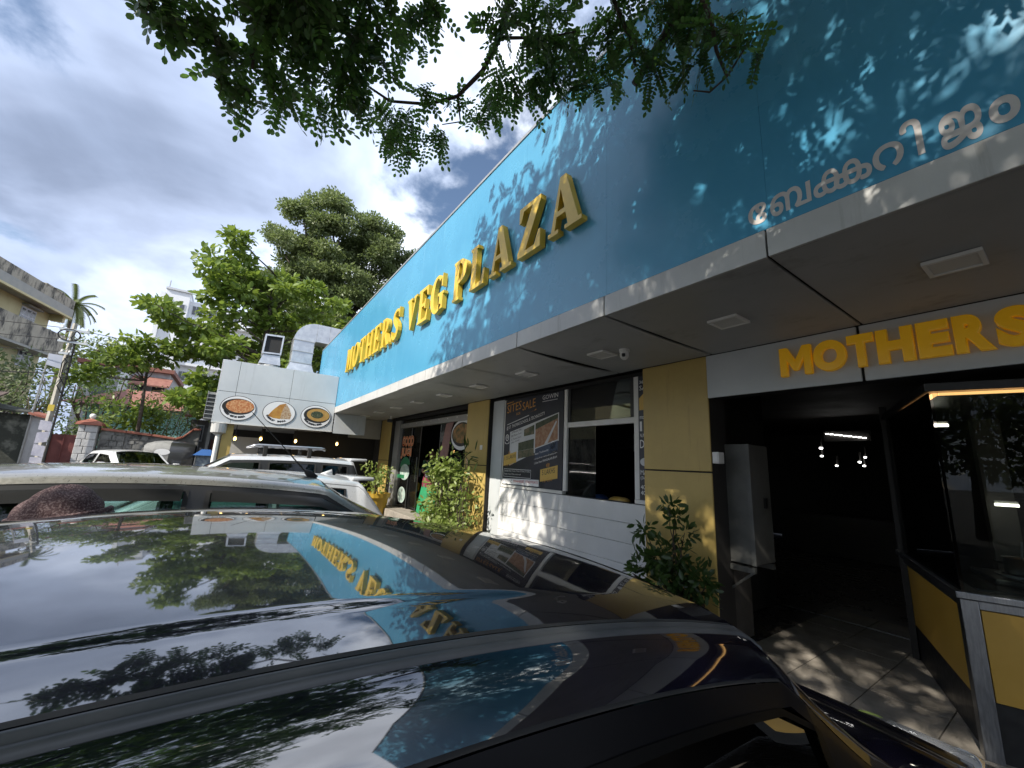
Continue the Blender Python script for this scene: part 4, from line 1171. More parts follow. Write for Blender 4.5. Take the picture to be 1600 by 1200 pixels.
    def ztop(y):
        if y >= ya0: return zcowl - (zcowl - p['zhood']) * smooth(ya0, yf - .12, y) ** 1.0 - .14 * smooth(yf - .18, yf, y)
        if y <= yc0: return zdeck - (zdeck - p['ztail']) * smooth(yc0, yr, y) - .10 * smooth(yr + .15, yr, y)
        return None
    low = MB(); rows = []
    for y in ys_b:
        pl = plan(y); zt = ztop(y); zb = zbelt(y)
        if zt is not None: zb = min(zb, zt - .03)
        nose = smooth(yf - .25, yf, y) + smooth(yr + .2, yr, y)
        wbl = wb * pl
        zs = p.get('zs', .20) + .10 * nose
        half = [(wbl, zb), (hw * pl - .03, zb - .05), (hw * pl, zb - .16), (hw * pl + .005, .60), (hw * pl - .01, .40), (hw * pl - .05, zs), (hw * .6, zs)]
        rows.append([(-x, y, z) for x, z in half[::-1]] + [(x, y, z) for x, z in half])
    nc = len(rows[0]); mid = nc // 2 - 1
    low.add([q for r in rows for q in r], [(i * nc + j, i * nc + j + 1, (i + 1) * nc + j + 1, (i + 1) * nc + j) for i in range(len(rows) - 1) for j in range(nc - 1)
                                           if not (j == mid and yc0 < ys_b[i + 1] and ys_b[i] < ya0)])
    low.add(rows[0], [tuple(range(len(rows[0])))]); low.add(rows[-1], [tuple(range(len(rows[0])))])
    B(low, 'body', body_m)
    for n, lo, hi in (('bonnet', ya0, yf), ('tailgate', yr, yc0)):
        ys_ = [y for y in np.linspace(lo, hi, 14)]
        if hi - lo < .04: continue
        rr = []
        for y in ys_:
            wbl = wb * plan(y); zt = ztop(min(max(y, yr), yf)) if (y >= ya0 or y <= yc0) else zcowl
            zb = min(zbelt(y), zt - .03)
            rr.append([(s * wbl, y, zb + (zt - zb) * (1 - abs(s) ** 3.0)) for s in np.linspace(-1, 1, 17)])
        B(MB().grid(rr), n, body_m)
    # dark interior with seats
    zi = p['zb'] - .28
    B(MB().box(-wb + .05, wb - .05, yC + .1, yA - .1, zi - .05, zi), 'cabin_floor', M['trim'], sm=False)
    B(MB().box(-wb + .05, wb - .05, ya0 - .45, ya0 - .09, zi, zcowl + .01), 'dashboard', M['trim'], sm=False, bevel=.05)
    for yy in p.get('seats', []):
        for sx in (-1, 1):
            sm_ = MB().obox((sx * .36 - .22, yy, zi), (.44, 0, 0), (0, .14, 0), (0, -.10, .42))
            so = B(sm_, 'seat', p.get('seat_m', M['seat']), bevel=.04)
            hr = MB().obox((sx * .36 - .12, yy - .10, zi + .46), (.24, 0, 0), (0, .09, 0), (0, -.03, .17))
            B(hr, 'headrest', p.get('seat_m', M['seat']), so, bevel=.03)
    B(MB().lathe((.36, ya0 - .55, zi + .22), [(.18, -.012), (.19, 0), (.18, .012), (.165, 0), (.18, -.012)], 20, 'y'), 'steering_wheel', M['trim'])
    # wheels
    for yy in p['axles']:
        for sx in (-1, 1):
            R_ = p.get('rw', .30); xw = sx * (hw - .10)
            ty = MB().lathe((xw, yy, R_), [(R_ * .62, -.095), (R_ * .95, -.10), (R_, -.06), (R_, .06), (R_ * .95, .10), (R_ * .62, .095)], 26, 'x')
            wo = B(ty, 'wheel', M['rubber'])
            rim = MB().lathe((xw + sx * .095, yy, R_), [(0, 0), (R_ * .2, sx * .01), (R_ * .55, -sx * .01), (R_ * .63, sx * .004), (R_ * .63, -sx * .1)], 22, 'x')
            B(rim, 'rim', M['alloy'], wo)
            B(MB().lathe((xw + sx * .02, yy, R_ + .02), [(0, 0), (R_ + .06, 0)], 24, 'x'), 'wheel_arch', M['trim'], wo)
    # lamps, mirrors, handles, plates
    for sx in (-1, 1):
        pf = plan(yf - .1) * wb
        B(MB().obox((sx * (pf - .10) - .14, yf - .20, p['zhood'] - .16), (.28, 0, 0), (0, .17, 0), (0, 0, .12)), 'headlight', M['lamp_clear'], bevel=.03)
        B(MB().obox((sx * (plan(yr + .03) * hw - .10) - .08, yr - .006, p['zlamp'] - .06), (.16, 0, 0), (0, .10, 0), (0, .02, .20)), 'tail_light', M['lamp_red'], bevel=.02)
        ym_, dzm = p.get('mirror', (ya0 - .48, .02))
        mr = B(MB().obox((sx * (wb + .05) + (0 if sx > 0 else -.17), ym_, zbelt(ym_) + dzm), (.17, 0, 0), (0, .10, 0), (0, -.02, .12)), 'wing_mirror', p.get('mirror_paint', body_m), bevel=.03)
        B(MB().obox((sx * (wb + .06) + (0 if sx > 0 else -.15), ym_ - .014, zbelt(ym_) + dzm + .012), (.15, 0, 0), (0, .008, 0), (0, -.015, .095)), 'mirror_glass', M['chrome'], mr)
        for a, b in p['windows'][:2]:
            B(MB().box(sx * (hw + .003) - .012, sx * (hw + .003) + .012, a + .06, a + .22, zbelt(a) - .16, zbelt(a) - .135), 'door_handle', p.get('handle', body_m), bevel=.006)
    B(MB().box(-.25, .25, yf + .001 - .02, yf + .006, .36, .47), 'number_plate', M['white'], sm=False)
    B(MB().box(-.25, .25, yr - .012, yr + .02, .62, .73), 'number_plate', M['white'], sm=False)
    return t, B, top_pt, side_at, dict(zc=zc, wrail=wrail)

# ---- the dark car in front: nose towards the restaurant
M['dark_paint'] = mat('near black paint', (.0030, .0030, .0085), .30, (.0035, .0035, .010), 6, spec=.10, coat=1.0)
M['dark_paint'].node_tree.nodes['Principled BSDF'].inputs['Coat IOR'].default_value = 2.7
def press(x, y):
    f = smooth(-1.05, -.85, y) * (1 - smooth(.40, .56, y))
    a = abs(x)
    return .0045 * (1 - smooth(.505, .528, a)) * f
def roof_section(s):
    x = s * .605
    if x < .515: return .028 * (x / .515) ** 2
    d = x - .515
    return .028 + .16 * d + .80 * d * d
dark = dict(yf=2.36, yr=-1.42, w=.84, wr=.605, wb=.775, ya0=1.58, ya1=.93, yc1=-1.0, yc0=-1.33, z0=1.550, yk=0.0, k=.128,
            zcowl=1.0, zdeck=.98, zb=.93, zhood=.83, ztail=.80, zlamp=.86, crown_fn=roof_section, paint=M['dark_paint'], windows=[(.06, .98), (-.86, -.02)],
            axles=[1.62, -.80], rw=.29, seats=[.12, -.78], press=press, extra_s=list(np.linspace(-.90, -.80, 11)) + list(np.linspace(.80, .90, 11)), mirror=(1.44, -.13), mirror_paint=M['trim'], seal=mat('gloss black seal', (.003, .003, .003), .35, spec=.1), glass=M['glass_black'], frame_paint=mat('gloss black frame', (.004, .004, .005), .3, spec=.12),
            nr=44, ns=28, cant=[(0, -.002), (.020, -.010), (.040, -.020), (.060, -.037), (.078, -.064)])
tdark, Bd, tp, sa, fn = make_car('dark_hatchback', 'glossy black hatchback nearest, its roof mirroring the blue sign and trees', 'car', (-1.07, 0.0, GZ), 0, dark)
# roof mouldings: black channel and grey double strip along each side of the roof
M['mould'] = mat('grey roof moulding', (.05, .054, .058), .42, (.062, .066, .07), 12, spec=.5)
for sx in (-1, 1):
    ys_ = np.linspace(-1.0, .96, 40)
    rows, ch = [], []
    for y in ys_:
        w = fn['wrail'](y); z = tp(y, 1)[2]
        ch.append([(sx * (w - .0065), y, z + .0036), (sx * (w + .001), y, z + .0022)])
        prof = [(.002, -.004), (.003, .001), (.0055, .003), (.009, .0015), (.0105, -.004), (.0125, -.004), (.0145, -.0025), (.0185, -.004), (.0205, -.008), (.021, -.014)]
        rows.append([(sx * (w + a), y, z + b) for a, b in prof])
    Bd(MB().grid(rows), 'roof_moulding', M['mould'])
    Bd(MB().grid(ch), 'roof_channel', M['rubber'])
MB_l = MB()
# leaf fallen on the bonnet
lfp = Vector((-.50, 2.10, GZ + .90))
# the fallen leaf is added after the crown materials exist

# ---- grey sedan beside it
M['grey_paint'] = mat('warm grey metallic', (.36, .345, .31), .30, (.39, .375, .34), 60, metal=.65, coat=1.0)
M['visor'] = mat('smoked visor', (.02, .02, .02), .22, spec=.45)
grey = dict(yf=2.55, yr=-2.0, w=.86, wr=.60, wb=.78, ya0=1.62, ya1=.66, yc1=-1.45, yc0=-2.0 + .35, z0=1.585, yk=-.45, k=.055,
            zcowl=1.03, zdeck=1.08, zb=.98, zhood=.86, ztail=1.0, zlamp=.8, crown=.045, paint=M['grey_paint'], windows=[(-.06, .98), (-1.10, -.17)],
            axles=[1.75, -1.3], rw=.30, seats=[-.05, -1.0], visor=M['visor'], seat_m=M['seat_l'], t1=.93, frame_paint=M['trim'], nr=30)
tgrey, Bg, tpg, sag, _ = make_car('grey_sedan', 'warm grey metallic sedan with smoked rain visors and a whip aerial on its roof', 'car', (-4.02, 0.0, GZ), 0, grey)
bz = tpg(.58, .2)[2]
ae = Bg(MB().tube([(.12, .66, bz - .02), (.12, .60, bz + .03), (.12, .57, bz + .05)], [.035, .028, .012], 10), 'aerial_base', M['rubber'])
Bg(MB().tube([(.12, .57, bz + .045), (.12, .42, bz + .20), (.12, .12, bz + .50)], [.007, .005, .003], 6), 'aerial', M['rubber'], ae)

# ---- silver hatchback with a spoiler, tail towards the restaurant
M['silver_paint'] = mat('silver white paint', (.52, .53, .54), .3, (.54, .55, .56), 60, metal=.25, coat=1.0)
M['white_paint'] = mat('white car paint', (.70, .71, .72), .3, (.72, .73, .74), 30, coat=1.0)
hatch = dict(yf=2.0, yr=-1.72, w=.84, wr=.58, wb=.77, ya0=1.2, ya1=.35, yc1=-1.30, yc0=-1.64, z0=1.50, yk=-.2, k=.05,
             zcowl=1.0, zdeck=1.0, zb=.93, zhood=.84, ztail=.85, zlamp=.55, crown=.04, paint=M['silver_paint'], windows=[(-.30, .62), (-1.12, -.40)],
             axles=[1.3, -1.15], rw=.29, seats=[-.35, -1.1])
th, Bh, tph, _, _ = make_car('silver_hatchback', 'silver white hatchback with roof spoiler and shark fin beside the grey sedan', 'car', (-6.0, .15, GZ), math.pi, hatch)
zz = tph(-1.22, 0)[2]
Bh(MB().obox((-.52, -1.50, zz - .035), (1.04, 0, 0), (0, .28, 0), (0, .0, .045)), 'spoiler', M['silver_paint'], bevel=.015)
fin = MB().prism([(-.012, -1.08, zz - .005), (-.012, -.86, zz - .0), (-.012, -1.06, zz + .085)], (.024, 0, 0))
Bh(fin, 'shark_fin', M['white_paint'])

# ---- white car with a roof rack, tail towards the restaurant
suv = dict(yf=2.35, yr=-2.0, w=.88, wr=.62, wb=.81, ya0=1.15, ya1=.10, yc1=-1.72, yc0=-1.95, z0=1.70, yk=-.75, k=.035,
           zcowl=1.08, zdeck=1.05, zb=1.02, zhood=.95, ztail=.9, zlamp=.85, crown=.04, paint=M['silver_paint'], windows=[(-.30, .75), (-1.10, -.42), (-1.62, -1.2)],
           axles=[1.45, -1.3], rw=.32, seats=[-.4, -1.2], glass=M['glass_dark'], frame_paint=M['trim'], t1=.95)
ts, Bs, tps, _, fs = make_car('rack_wagon', 'silver white tall wagon carrying a slim roof rack, parked before the side wing', 'car', (-8.2, .15, GZ), math.pi, suv)
Bs(MB().obox((-.56, -1.98, tps(-1.7, 0)[2] - .03), (1.12, 0, 0), (0, .30, 0), (0, .0, .05)), 'spoiler', M['silver_paint'], bevel=.015)
# roof rack is carried by the wagon: it can be lifted off
rack = thing('roof_rack', 'slim silver roof rack carried by the tall wagon beside the side wing', 'roof rack', (-8.2, .15, GZ + 1.72))
def rb(v): return (-8.2 - v[0], .15 - v[1], GZ + v[2])
zt = 1.80
m = MB()
for sx in (-.55, .55):
    m.tube([rb((sx, -1.25, zt)), rb((sx, -1.18, zt + .03)), rb((sx, -.25, zt + .03)), rb((sx, -.12, zt - .01))], .022, 8)
for yy in (-1.22, -.2): m.tube([rb((-.55, yy, zt + .025)), rb((.55, yy, zt + .025))], .02, 8)
m.build('side_rail', M['alloy'], rack, smooth=True)
for yy in np.linspace(-1.1, -.3, 7):
    MB().obox(rb((.54, yy, zt)), (1.08, 0, 0), (0, .05, 0), (0, 0, .012)).build('slat', M['alloy'], rack)
for yy in (-1.0, -.35):
    for sx in (-.57, .57):
        q = rb((sx, yy, 1.655))
        MB().box(q[0] - .03, q[0] + .03, q[1] - .03, q[1] + .03, q[2], q[2] + .16).build('foot', M['rubber'], rack, bevel=.008)

# ---- white saloon on the road
far = dict(yf=2.1, yr=-1.8, w=.80, wr=.54, wb=.72, ya0=1.05, ya1=.25, yc1=-1.0, yc0=-1.6, z0=1.42, yk=-.4, k=.08,
           zcowl=.98, zdeck=1.0, zb=.93, zhood=.86, ztail=.95, zlamp=.75, crown=.05, paint=M['white_paint'], windows=[(-.32, .58), (-1.15, -.44)],
           axles=[1.35, -1.2], rw=.28, seats=[-.4, -1.1])
make_car('white_saloon', 'white saloon on the road before the stone boundary wall', 'car', (-16.2, -2.25, GZ + .2), math.radians(-62 + 0), far)

# ---- black auto rickshaw parked behind it
ar = thing('auto_rickshaw', 'black three wheeled auto rickshaw with a grey hood parked at the stone wall', 'auto rickshaw', (0, 0, 0))
AX, AY, AZ = -17.9, -1.52, GZ + .17
M['canvas'] = mat('grey canvas hood', (.16, .16, .155), .7, (.24, .24, .23), 4, bump=.3, bscale=20)
M['auto_black'] = mat('black auto body', (.02, .02, .02), .35, coat=.5)
def ab(m_, n, mm, parent=None, **k):
    m_.v = [(v[0] + AX, v[1] + AY, v[2] + AZ) for v in m_.v]; return m_.build(n, mm, parent or ar, **k)
rows = []
for y in np.linspace(-.68, .62, 9):
    e = (abs(y) / .68) ** 3
    rows.append([(-.62 + .1 * e, y, .95), (-.62 + .12 * e, y, 1.45 - .05 * e), (-.5, y, 1.70 - .10 * e), (0, y, 1.80 - .12 * e), (.5, y, 1.70 - .10 * e), (.62 - .12 * e, y, 1.45 - .05 * e), (.62 - .1 * e, y, .95)])
ab(MB().grid(rows[:5]), 'hood', M['canvas'], smooth=True)
ab(MB().grid(rows[4:]), 'front_hood', M['auto_black'], smooth=True)
bk = MB(); bk.add(rows[0], [tuple(range(7))]); ab(bk, 'back_panel', M['canvas'])
ov = MB()
for q in ring(0, 1.42, (.24, .13), (.0, .0), 0, 360, 16): ov.add([(p[0], -.758, p[1]) for p in q[:3]], [(0, 1, 2)])
ab(ov, 'rear_window', mat('clear vinyl', (.5, .5, .5), .2))
ov = MB()
for q in ring(0, 1.42, (.2, .1), (.0, .0), 0, 360, 16): ov.add([(.525 + .1, p[0] - .2, p[1]) for p in q[:3]], [(0, 1, 2)])
ab(ov, 'side_sticker', M['white'])
ab(MB().box(-.64, .64, -.78, .3, .30, .94), 'body', M['auto_black'], bevel=.06)
ab(MB().prism([(-.5, .9, .35), (.5, .9, .35), (.25, 1.25, .45), (-.25, 1.25, .45)], (0, -.12, .55)), 'front_cowl', M['auto_black'], bevel=.04)
ab(MB().prism([(-.45, .80, .92), (.45, .80, .92), (.42, .72, 1.60), (-.42, .72, 1.60)], (0, .012, 0)), 'windscreen', M['car_glass'])
fr_ = MB()
for sx in (-.48, .48): fr_.tube([(sx, .84, .6), (sx * .95, .74, 1.62)], .022, 6)
ab(fr_, 'screen_frame', M['auto_black'])
ab(MB().box(-.5, .5, -.5, -.1, .55, .75), 'seat', M['seat'])
for (wx, wy) in ((0, 1.05), (-.52, -.45), (.52, -.45)):
    ab(MB().lathe((wx, wy, .22), [(.1, -.05), (.21, -.055), (.22, 0), (.21, .055), (.1, .05)], 18, 'x'), 'wheel', M['rubber'])
# ---- little booth with a blue roof at the roadside
bo = thing('roadside_booth', 'small roadside booth with blue hipped roof and pasted papers beside the mustard column', 'booth', (-17.0, -.57, GZ + .2))
M['blue_roof'] = mat('blue roof sheet', (.04, .11, .30), .4)
box('body', mat('booth papers', (.42, .48, .50), .6, (.20, .24, .30), 9), bo, -17.2, -16.8, -.80, -.36, GZ + .2, -.16)
m = MB(); m.add([(-17.3, -.9, -.16), (-16.7, -.9, -.16), (-16.7, -.26, -.16), (-17.3, -.26, -.16), (-17.0, -.70, .04), (-17.0, -.46, .04)],
                [(0, 1, 4), (1, 2, 5, 4), (2, 3, 5), (3, 0, 4, 5), (0, 3, 2, 1)])
m.build('roof', M['blue_roof'], bo)
for sy in (-.83, -.35): MB().box(-17.26, -16.74, sy, sy + .02, GZ + .2, -.165).build('side_board', M['grey_alu'], bo)

# ================================================================== STREET SIDE
HX, HY = -36.0, -9.4
he, hn = Vector((.981, -.194, 0)), Vector((.194, .981, 0))
def H(t_, o, z): return Vector((HX, HY, z)) + he * t_ + hn * o
M['h_yellow'] = mat('pale yellow plaster', (.52, .47, .26), .8, (.60, .55, .33), 1.2, streak=((2.5, 2.5, .5), (.33, .30, .2), .62, .9))
M['h_stain'] = mat('stained parapet', (.34, .32, .26), .9, (.42, .39, .31), 1.5, streak=((2.6, 2.6, .9), (.06, .06, .055), .46, .62), vdetail=8)
M['h_band'] = mat('eave band', (.30, .31, .29), .8, (.36, .36, .33), 2)
M['shutter'] = mat('pale shutter', (.55, .57, .62), .6)
M['pane_dark'] = mat('dark pane', (.05, .06, .07), .15, spec=.6)
yh = thing('yellow_house', 'pale yellow three storey house with black stained concrete parapets', 'house', H(0, 0, GZ + .2))
def hbox(n, m_, t0, t1, o0, o1, z0, z1, parent=None, bevel=0):
    return MB().obox(H(t0, o0, z0), he * (t1 - t0), hn * (o1 - o0), (0, 0, z1 - z0)).build(n, m_, parent or yh, bevel=bevel)
TL = 16
hbox('parapet', M['h_stain'], 0, TL, -.25, 0.0, 8.35, 8.93)
hbox('parapet', M['h_stain'], 0, .25, -8, -.251, 8.30, 8.9)
hbox('parapet_block', M['h_stain'], 1.2, 2.9, -.30, .02, 8.935, 9.02)
hbox('eave_slab', M['h_band'], -.02, TL, -9, .03, 7.86, 8.345)
hbox('eave_lip', M['h_yellow'], -.03, TL, -.1, .05, 7.74, 7.855)
hbox('wall', M['h_yellow'], .12, TL, -8.5, -.9, 5.35, 7.855)
hbox('wall', M['h_yellow'], -.0, TL, -8.5, -.9, 2.2, 5.12)
hbox('wall', M['h_stain'], .1, TL, -8.5, -.95, -1.5, 2.19)
hbox('corner_beam', M['h_yellow'], -.02, .25, -.85, -.25, 7.45, 7.86)
hbox('balcony', M['h_stain'], .05, TL, -.16, .0, 5.25, 6.58)
hbox('balcony', M['h_stain'], .05, .2, -.9, -.161, 5.25, 6.58)
hbox('balcony_floor', M['h_band'], .02, TL, -.95, -.01, 5.121, 5.249)
for (t0, z0) in ((1.35, 6.62), (.62, 4.25), (5.2, 6.62), (4.4, 4.25)):
    for i in range(3):
        w_ = hbox('window', M['shutter'], t0 + i * .42, t0 + i * .42 + .39, -.899, -.86, z0, z0 + .95, bevel=.01)
        for zz in (.10, .52):
            hbox('pane', M['pane_dark'], t0 + i * .42 + .06, t0 + i * .42 + .33, -.859, -.853, z0 + zz, z0 + zz + .33, w_)
hbox('window_hood', M['h_band'], 1.3, 2.6, -.9, -.6, 7.62, 7.70)
hbox('vent_slot', M['pane_dark'], 1.7, 2.2, -.899, -.885, 7.38, 7.46)
# white tower
M['tower'] = mat('white tower wall', (.66, .68, .70), .7, (.72, .74, .76), .6)
M['tower_grey'] = mat('tower ledge', (.5, .52, .54), .7)
tw = thing('white_tower_block', 'tall white apartment tower behind the bright green almond tree', 'building', (-74, -5, GZ))
box('wall', M['tower'], tw, -84, -70, -10.2, -7.6, -2, 21.6)
box('wall', M['tower'], tw, -84, -71.2, -7.59, 2.0, -2, 20.9)
box('corner_fin', M['tower'], tw, -70.6, -69.6, -10.7, -10.21, -2, 21.0)
box('roof_rim', M['tower_grey'], tw, -84.2, -69.8, -10.3, -7.5, 21.61, 21.9)
MB().tube([(-70, -10.0, 21.9), (-70, -10.0, 22.9)], .06, 6).build('mast', M['grey_alu'], tw)
for z in (-1, 2.2, 5.4, 8.6, 11.8, 15.0, 18.2):
    box('ledge', M['tower'], tw, -71.18, -70.3, -7.5, 2.0, z - .35, z)
    for y in (-6.6, -4.6, -2.4, -.2):
        w_ = box('window', M['tower_grey'], tw, -71.19, -71.14, y - .65, y + .65, z + .75, z + 2.1)
        for k in range(3): box('pane', M['pane_dark'], w_, -71.139, -71.12, y - .58 + k * .41, y - .58 + k * .41 + .34, z + .82, z + 2.03)
    w_ = box('window', M['tower_grey'], tw, -69.99, -69.94, -8.6, -7.9, z + .8, z + 1.7)
    box('pane', M['pane_dark'], w_, -69.939, -69.92, -8.5, -8.0, z + .9, z + 1.6)
# houses behind the wall
M['g_wall'] = mat('grey plaster', (.36, .36, .37), .8, (.46, .46, .47), 1.5, streak=((3, 3, .6), (.16, .16, .16), .6, .85))
M['red_tile'] = mat('red roof tile', (.21, .085, .065), .8, (.28, .13, .10), 5, bump=.4, bscale=14)
M['teal'] = mat('teal plaster', (.22, .42, .38), .8, (.26, .47, .42), 3)
gh = thing('grey_house', 'grey white house with dark windows and red tiled eaves behind the garden', 'house', (-34, -5.5, GZ + .2))
box('wall', M['g_wall'], gh, -38, -32, -7.4, -3.6, -1.5, 4.5)
box('wall', M['tower'], gh, -31.99, -31.4, -5.7, -5.3, 1.6, 4.2)
box('roof', M['red_tile'], gh, -38.2, -31.7, -7.6, -3.4, 4.51, 4.75)
for y in (-6.5, -4.9, -4.0):
    w_ = box('window', M['shutter'], gh, -31.99, -31.93, y - .35, y + .35, 2.5, 3.7)
    box('pane', M['pane_dark'], w_, -31.929, -31.91, y - .28, y + .28, 2.57, 3.63)
MB().prism([(-31.9, -5.2, 4.1), (-30.8, -5.2, 3.5), (-30.8, -3.4, 3.5), (-31.9, -3.4, 4.1)], (0, 0, .08)).build('eave', M['red_tile'], gh)
rh = thing('red_roofed_house', 'low house with red hipped roof and teal wall behind the stone wall', 'house', (-27, -3.5, GZ + .2))
box('wall', M['teal'], rh, -28, -24.6, -5.3, -1.5, -1.5, 1.75)
m = MB(); m.add([(-28.5, -6.0, 1.75), (-24.2, -6.0, 1.75), (-24.2, -1.3, 1.75), (-28.5, -1.3, 1.75), (-26.5, -4.4, 2.75), (-26.5, -2.2, 2.75)],
                [(0, 1, 4), (1, 2, 5, 4), (2, 3, 5), (3, 0, 4, 5), (0, 3, 2, 1)])
m.build('roof', M['red_tile'], rh)
box('blue_sheet', M['blue_roof'], rh, -24.6, -24.1, -1.7, -1.2, 1.8, 2.1)
sh_ = thing('gate_house', 'small dark grey house with red tiled porch beside the wing', 'house', (-21, -.6, GZ + .2))
box('wall', mat('dark plaster', (.12, .12, .12), .8, (.2, .2, .2), 3), sh_, -23, -20.4, -1.35, .8, -1.5, 1.2)
MB().prism([(-19.9, -1.55, 1.25), (-21.5, -1.55, 1.7), (-21.5, .9, 1.7), (-19.9, .9, 1.25)], (0, 0, .07)).build('roof', M['red_tile'], sh_)
w_ = box('window', M['shutter'], sh_, -20.39, -20.33, -1.15, -.9, .35, 1.0)
box('pane', M['pane_dark'], w_, -20.329, -20.31, -1.11, -.94, .40, .95)
box('porch_beam', M['grey_alu'], sh_, -20.3, -19.9, -.75, -.65, -1.5, 1.22)
box('door', mat('brown door', (.13, .045, .035), .6), sh_, -20.39, -20.34, -.6, .1, -1.5, .45)
# stone boundary wall
M['stone'] = mat('rubble stone', (.13, .13, .125), .9, (.23, .225, .21), 2.2, bump=1.0, bscale=6, streak=((4, 4, 3), (.05, .05, .05), .52, .66))
M['coping'] = mat('red coping', (.27, .085, .055), .75, (.33, .13, .09), 6, bump=.3, bscale=20)
bw = thing('boundary_wall', 'grey rubble stone boundary wall with red coping along the road', 'wall', (-19.6, -2.5, GZ + .2))
segs = [(-3.66, .52), (-3.0, .47), (-2.3, .41), (-1.64, .33), (-1.45, .40), (-1.15, .72), (-.95, .74)]
GW = GZ + .2
for (y0, z0), (y1, z1) in zip(segs, segs[1:]):
    MB().prism([(-19.75, y0 + .002, GW), (-19.75, y1 - .002, GW), (-19.75, y1 - .002, z1), (-19.75, y0 + .002, z0)], (.3, 0, 0)).build('wall_panel', M['stone'], bw)
    MB().prism([(-19.85, y0 + .006, z0), (-19.85, y1 - .006, z1), (-19.85, y1 - .006, z1 + .085), (-19.85, y0 + .006, z0 + .085)], (.5, 0, 0)).build('coping', M['coping'], bw, bevel=.015)
# stones proud of the face
rs = random.Random(5); m = MB()
for (y0, z0), (y1, z1) in zip(segs, segs[1:]):
    y = y0
    z = GW
    while z < min(z0, z1) - .1:
        y = y0 + rs.uniform(0, .1)
        h = rs.uniform(.13, .22)
        while y < y1 - .1:
            w_ = rs.uniform(.14, .34); d = rs.uniform(.015, .05); j = [rs.uniform(-.02, .02) for _ in range(4)]
            a, b, c_, e_ = (y + .012, z + .01 + j[0]), (min(y1, y + w_) - .012, z + .01 + j[1]), (min(y1, y + w_) - .02, z + h - .01 + j[2]), (y + .02, z + h - .01 + j[3])
            m.prism([(-19.452, p[0], p[1]) for p in (a, b, c_, e_)], (d, 0, 0)); y += w_
        z += h
tag(m.build('rubble_stone', M['stone'], bw), kind='stuff')
gp = thing('gate_pillar', 'pale block gate pillar with red pyramid cap and a round white lamp', 'gate pillar', (-19.5, -3.95, GW))
M['block'] = mat('pale stone block', (.42, .42, .42), .8, (.52, .52, .52), 5, bump=.4, bscale=16)
z = GW; k = 0
while z < .60:
    h = min(.24, .66 - z)
    for y0, y1 in (((-4.17, -3.95), (-3.945, -3.70)) if k % 2 else ((-4.17, -4.02), (-4.015, -3.70))):
        MB().box(-19.66, -19.26, y0, y1 - .008, z + .004, z + h - .006).build('stone_block', M['block'], gp, bevel=.012)
    z += h; k += 1
MB().box(-19.64, -19.30, -4.15, -3.72, GW, .655).build('core', M['stone'], gp)
m = MB(); m.add([(-19.75, -4.26, .66), (-19.17, -4.26, .66), (-19.17, -3.61, .66), (-19.75, -3.61, .66), (-19.72, -4.23, .75), (-19.2, -4.23, .75), (-19.2, -3.64, .75), (-19.72, -3.64, .75), (-19.46, -3.94, .90)],
                [(0, 1, 5, 4), (1, 2, 6, 5), (2, 3, 7, 6), (3, 0, 4, 7), (4, 5, 8), (5, 6, 8), (6, 7, 8), (7, 4, 8), (0, 3, 2, 1)])
m.build('cap', M['coping'], gp)
MB().lathe((-19.46, -3.94, .97), [(0, .09), (.05, .077), (.085, .03), (.085, -.03), (.05, -.077), (.04, -.1)], 16).build('lamp_globe', M['white_plastic'], gp, smooth=True)
M['maroon'] = mat('maroon gate sheet', (.11, .03, .028), .5, (.15, .045, .04), 4)
gt = thing('maroon_gate', 'maroon sheet steel gate between the pole and the pale gate pillar', 'gate', (-19.5, -4.5, GW))
box('gate_leaf', M['maroon'], gt, -19.52, -19.48, -4.80, -4.49, GW + .04, .30)
box('gate_leaf', M['maroon'], gt, -19.52, -19.48, -4.48, -4.18, GW + .04, .30)
for y in (-4.80, -4.50, -4.20): box('gate_frame', M['maroon'], gt, -19.477, -19.44, y, y + .03, GW + .02, .33)
g2 = thing('old_red_gate', 'rusty red gate at the edge of the mossy wall', 'gate', (-19.5, -6.4, GW))
box('gate_leaf', mat('rusty red', (.20, .05, .04), .6, (.14, .06, .05), 5), g2, -19.52, -19.47, -7.1, -6.12, GW + .04, .45)
box('gate_frame', M['maroon'], g2, -19.469, -19.43, -6.2, -6.13, GW + .02, .5)
M['moss'] = mat('mossy plaster', (.035, .038, .03), .95, (.20, .20, .17), 1.7, bump=.5, bscale=10, lo=.5, hi=.68, vdetail=9)
mw = thing('mossy_wall', 'dark moss stained wall with tiled coping beside the utility pole', 'wall', (-19.5, -5.5, GW))
box('wall_panel', M['moss'], mw, -19.7, -19.45, -6.11, -5.32, GW, .86)
box('pier', M['g_wall'], mw, -19.72, -19.38, -5.31, -4.99, GW, .82)
MB().prism([(-19.2, -6.3, 1.02), (-19.9, -6.3, 1.2), (-19.9, -5.35, 1.02), (-19.2, -5.35, .93)], (0, 0, -.05)).build('coping', M['moss'], mw)
MB().prism([(-19.2, -5.36, .93), (-19.9, -5.36, 1.0), (-19.9, -4.93, .92), (-19.2, -4.93, .82)], (0, 0, -.06)).build('coping', M['coping'], mw)
aw = thing('tiled_awning', 'dark sagging tiled awning at the edge of the mossy wall', 'awning', (-19, -6.7, 1.1))
for i in range(6):
    MB().prism([(-18.6, -7.6 + i * .26, 1.25 - .02 * i), (-19.8, -7.6 + i * .26, 1.55), (-19.8, -7.35 + i * .26, 1.55), (-18.6, -7.35 + i * .26, 1.24 - .02 * i)], (0, 0, -.05)).build('roof_sheet', mat('dark tile', (.06, .04, .035), .9, (.11, .08, .07), 6) if i == 0 else bpy.data.materials['dark tile'], aw)
box('post', M['bark'], aw, -18.8, -18.7, -7.2, -7.1, GW, 1.2)

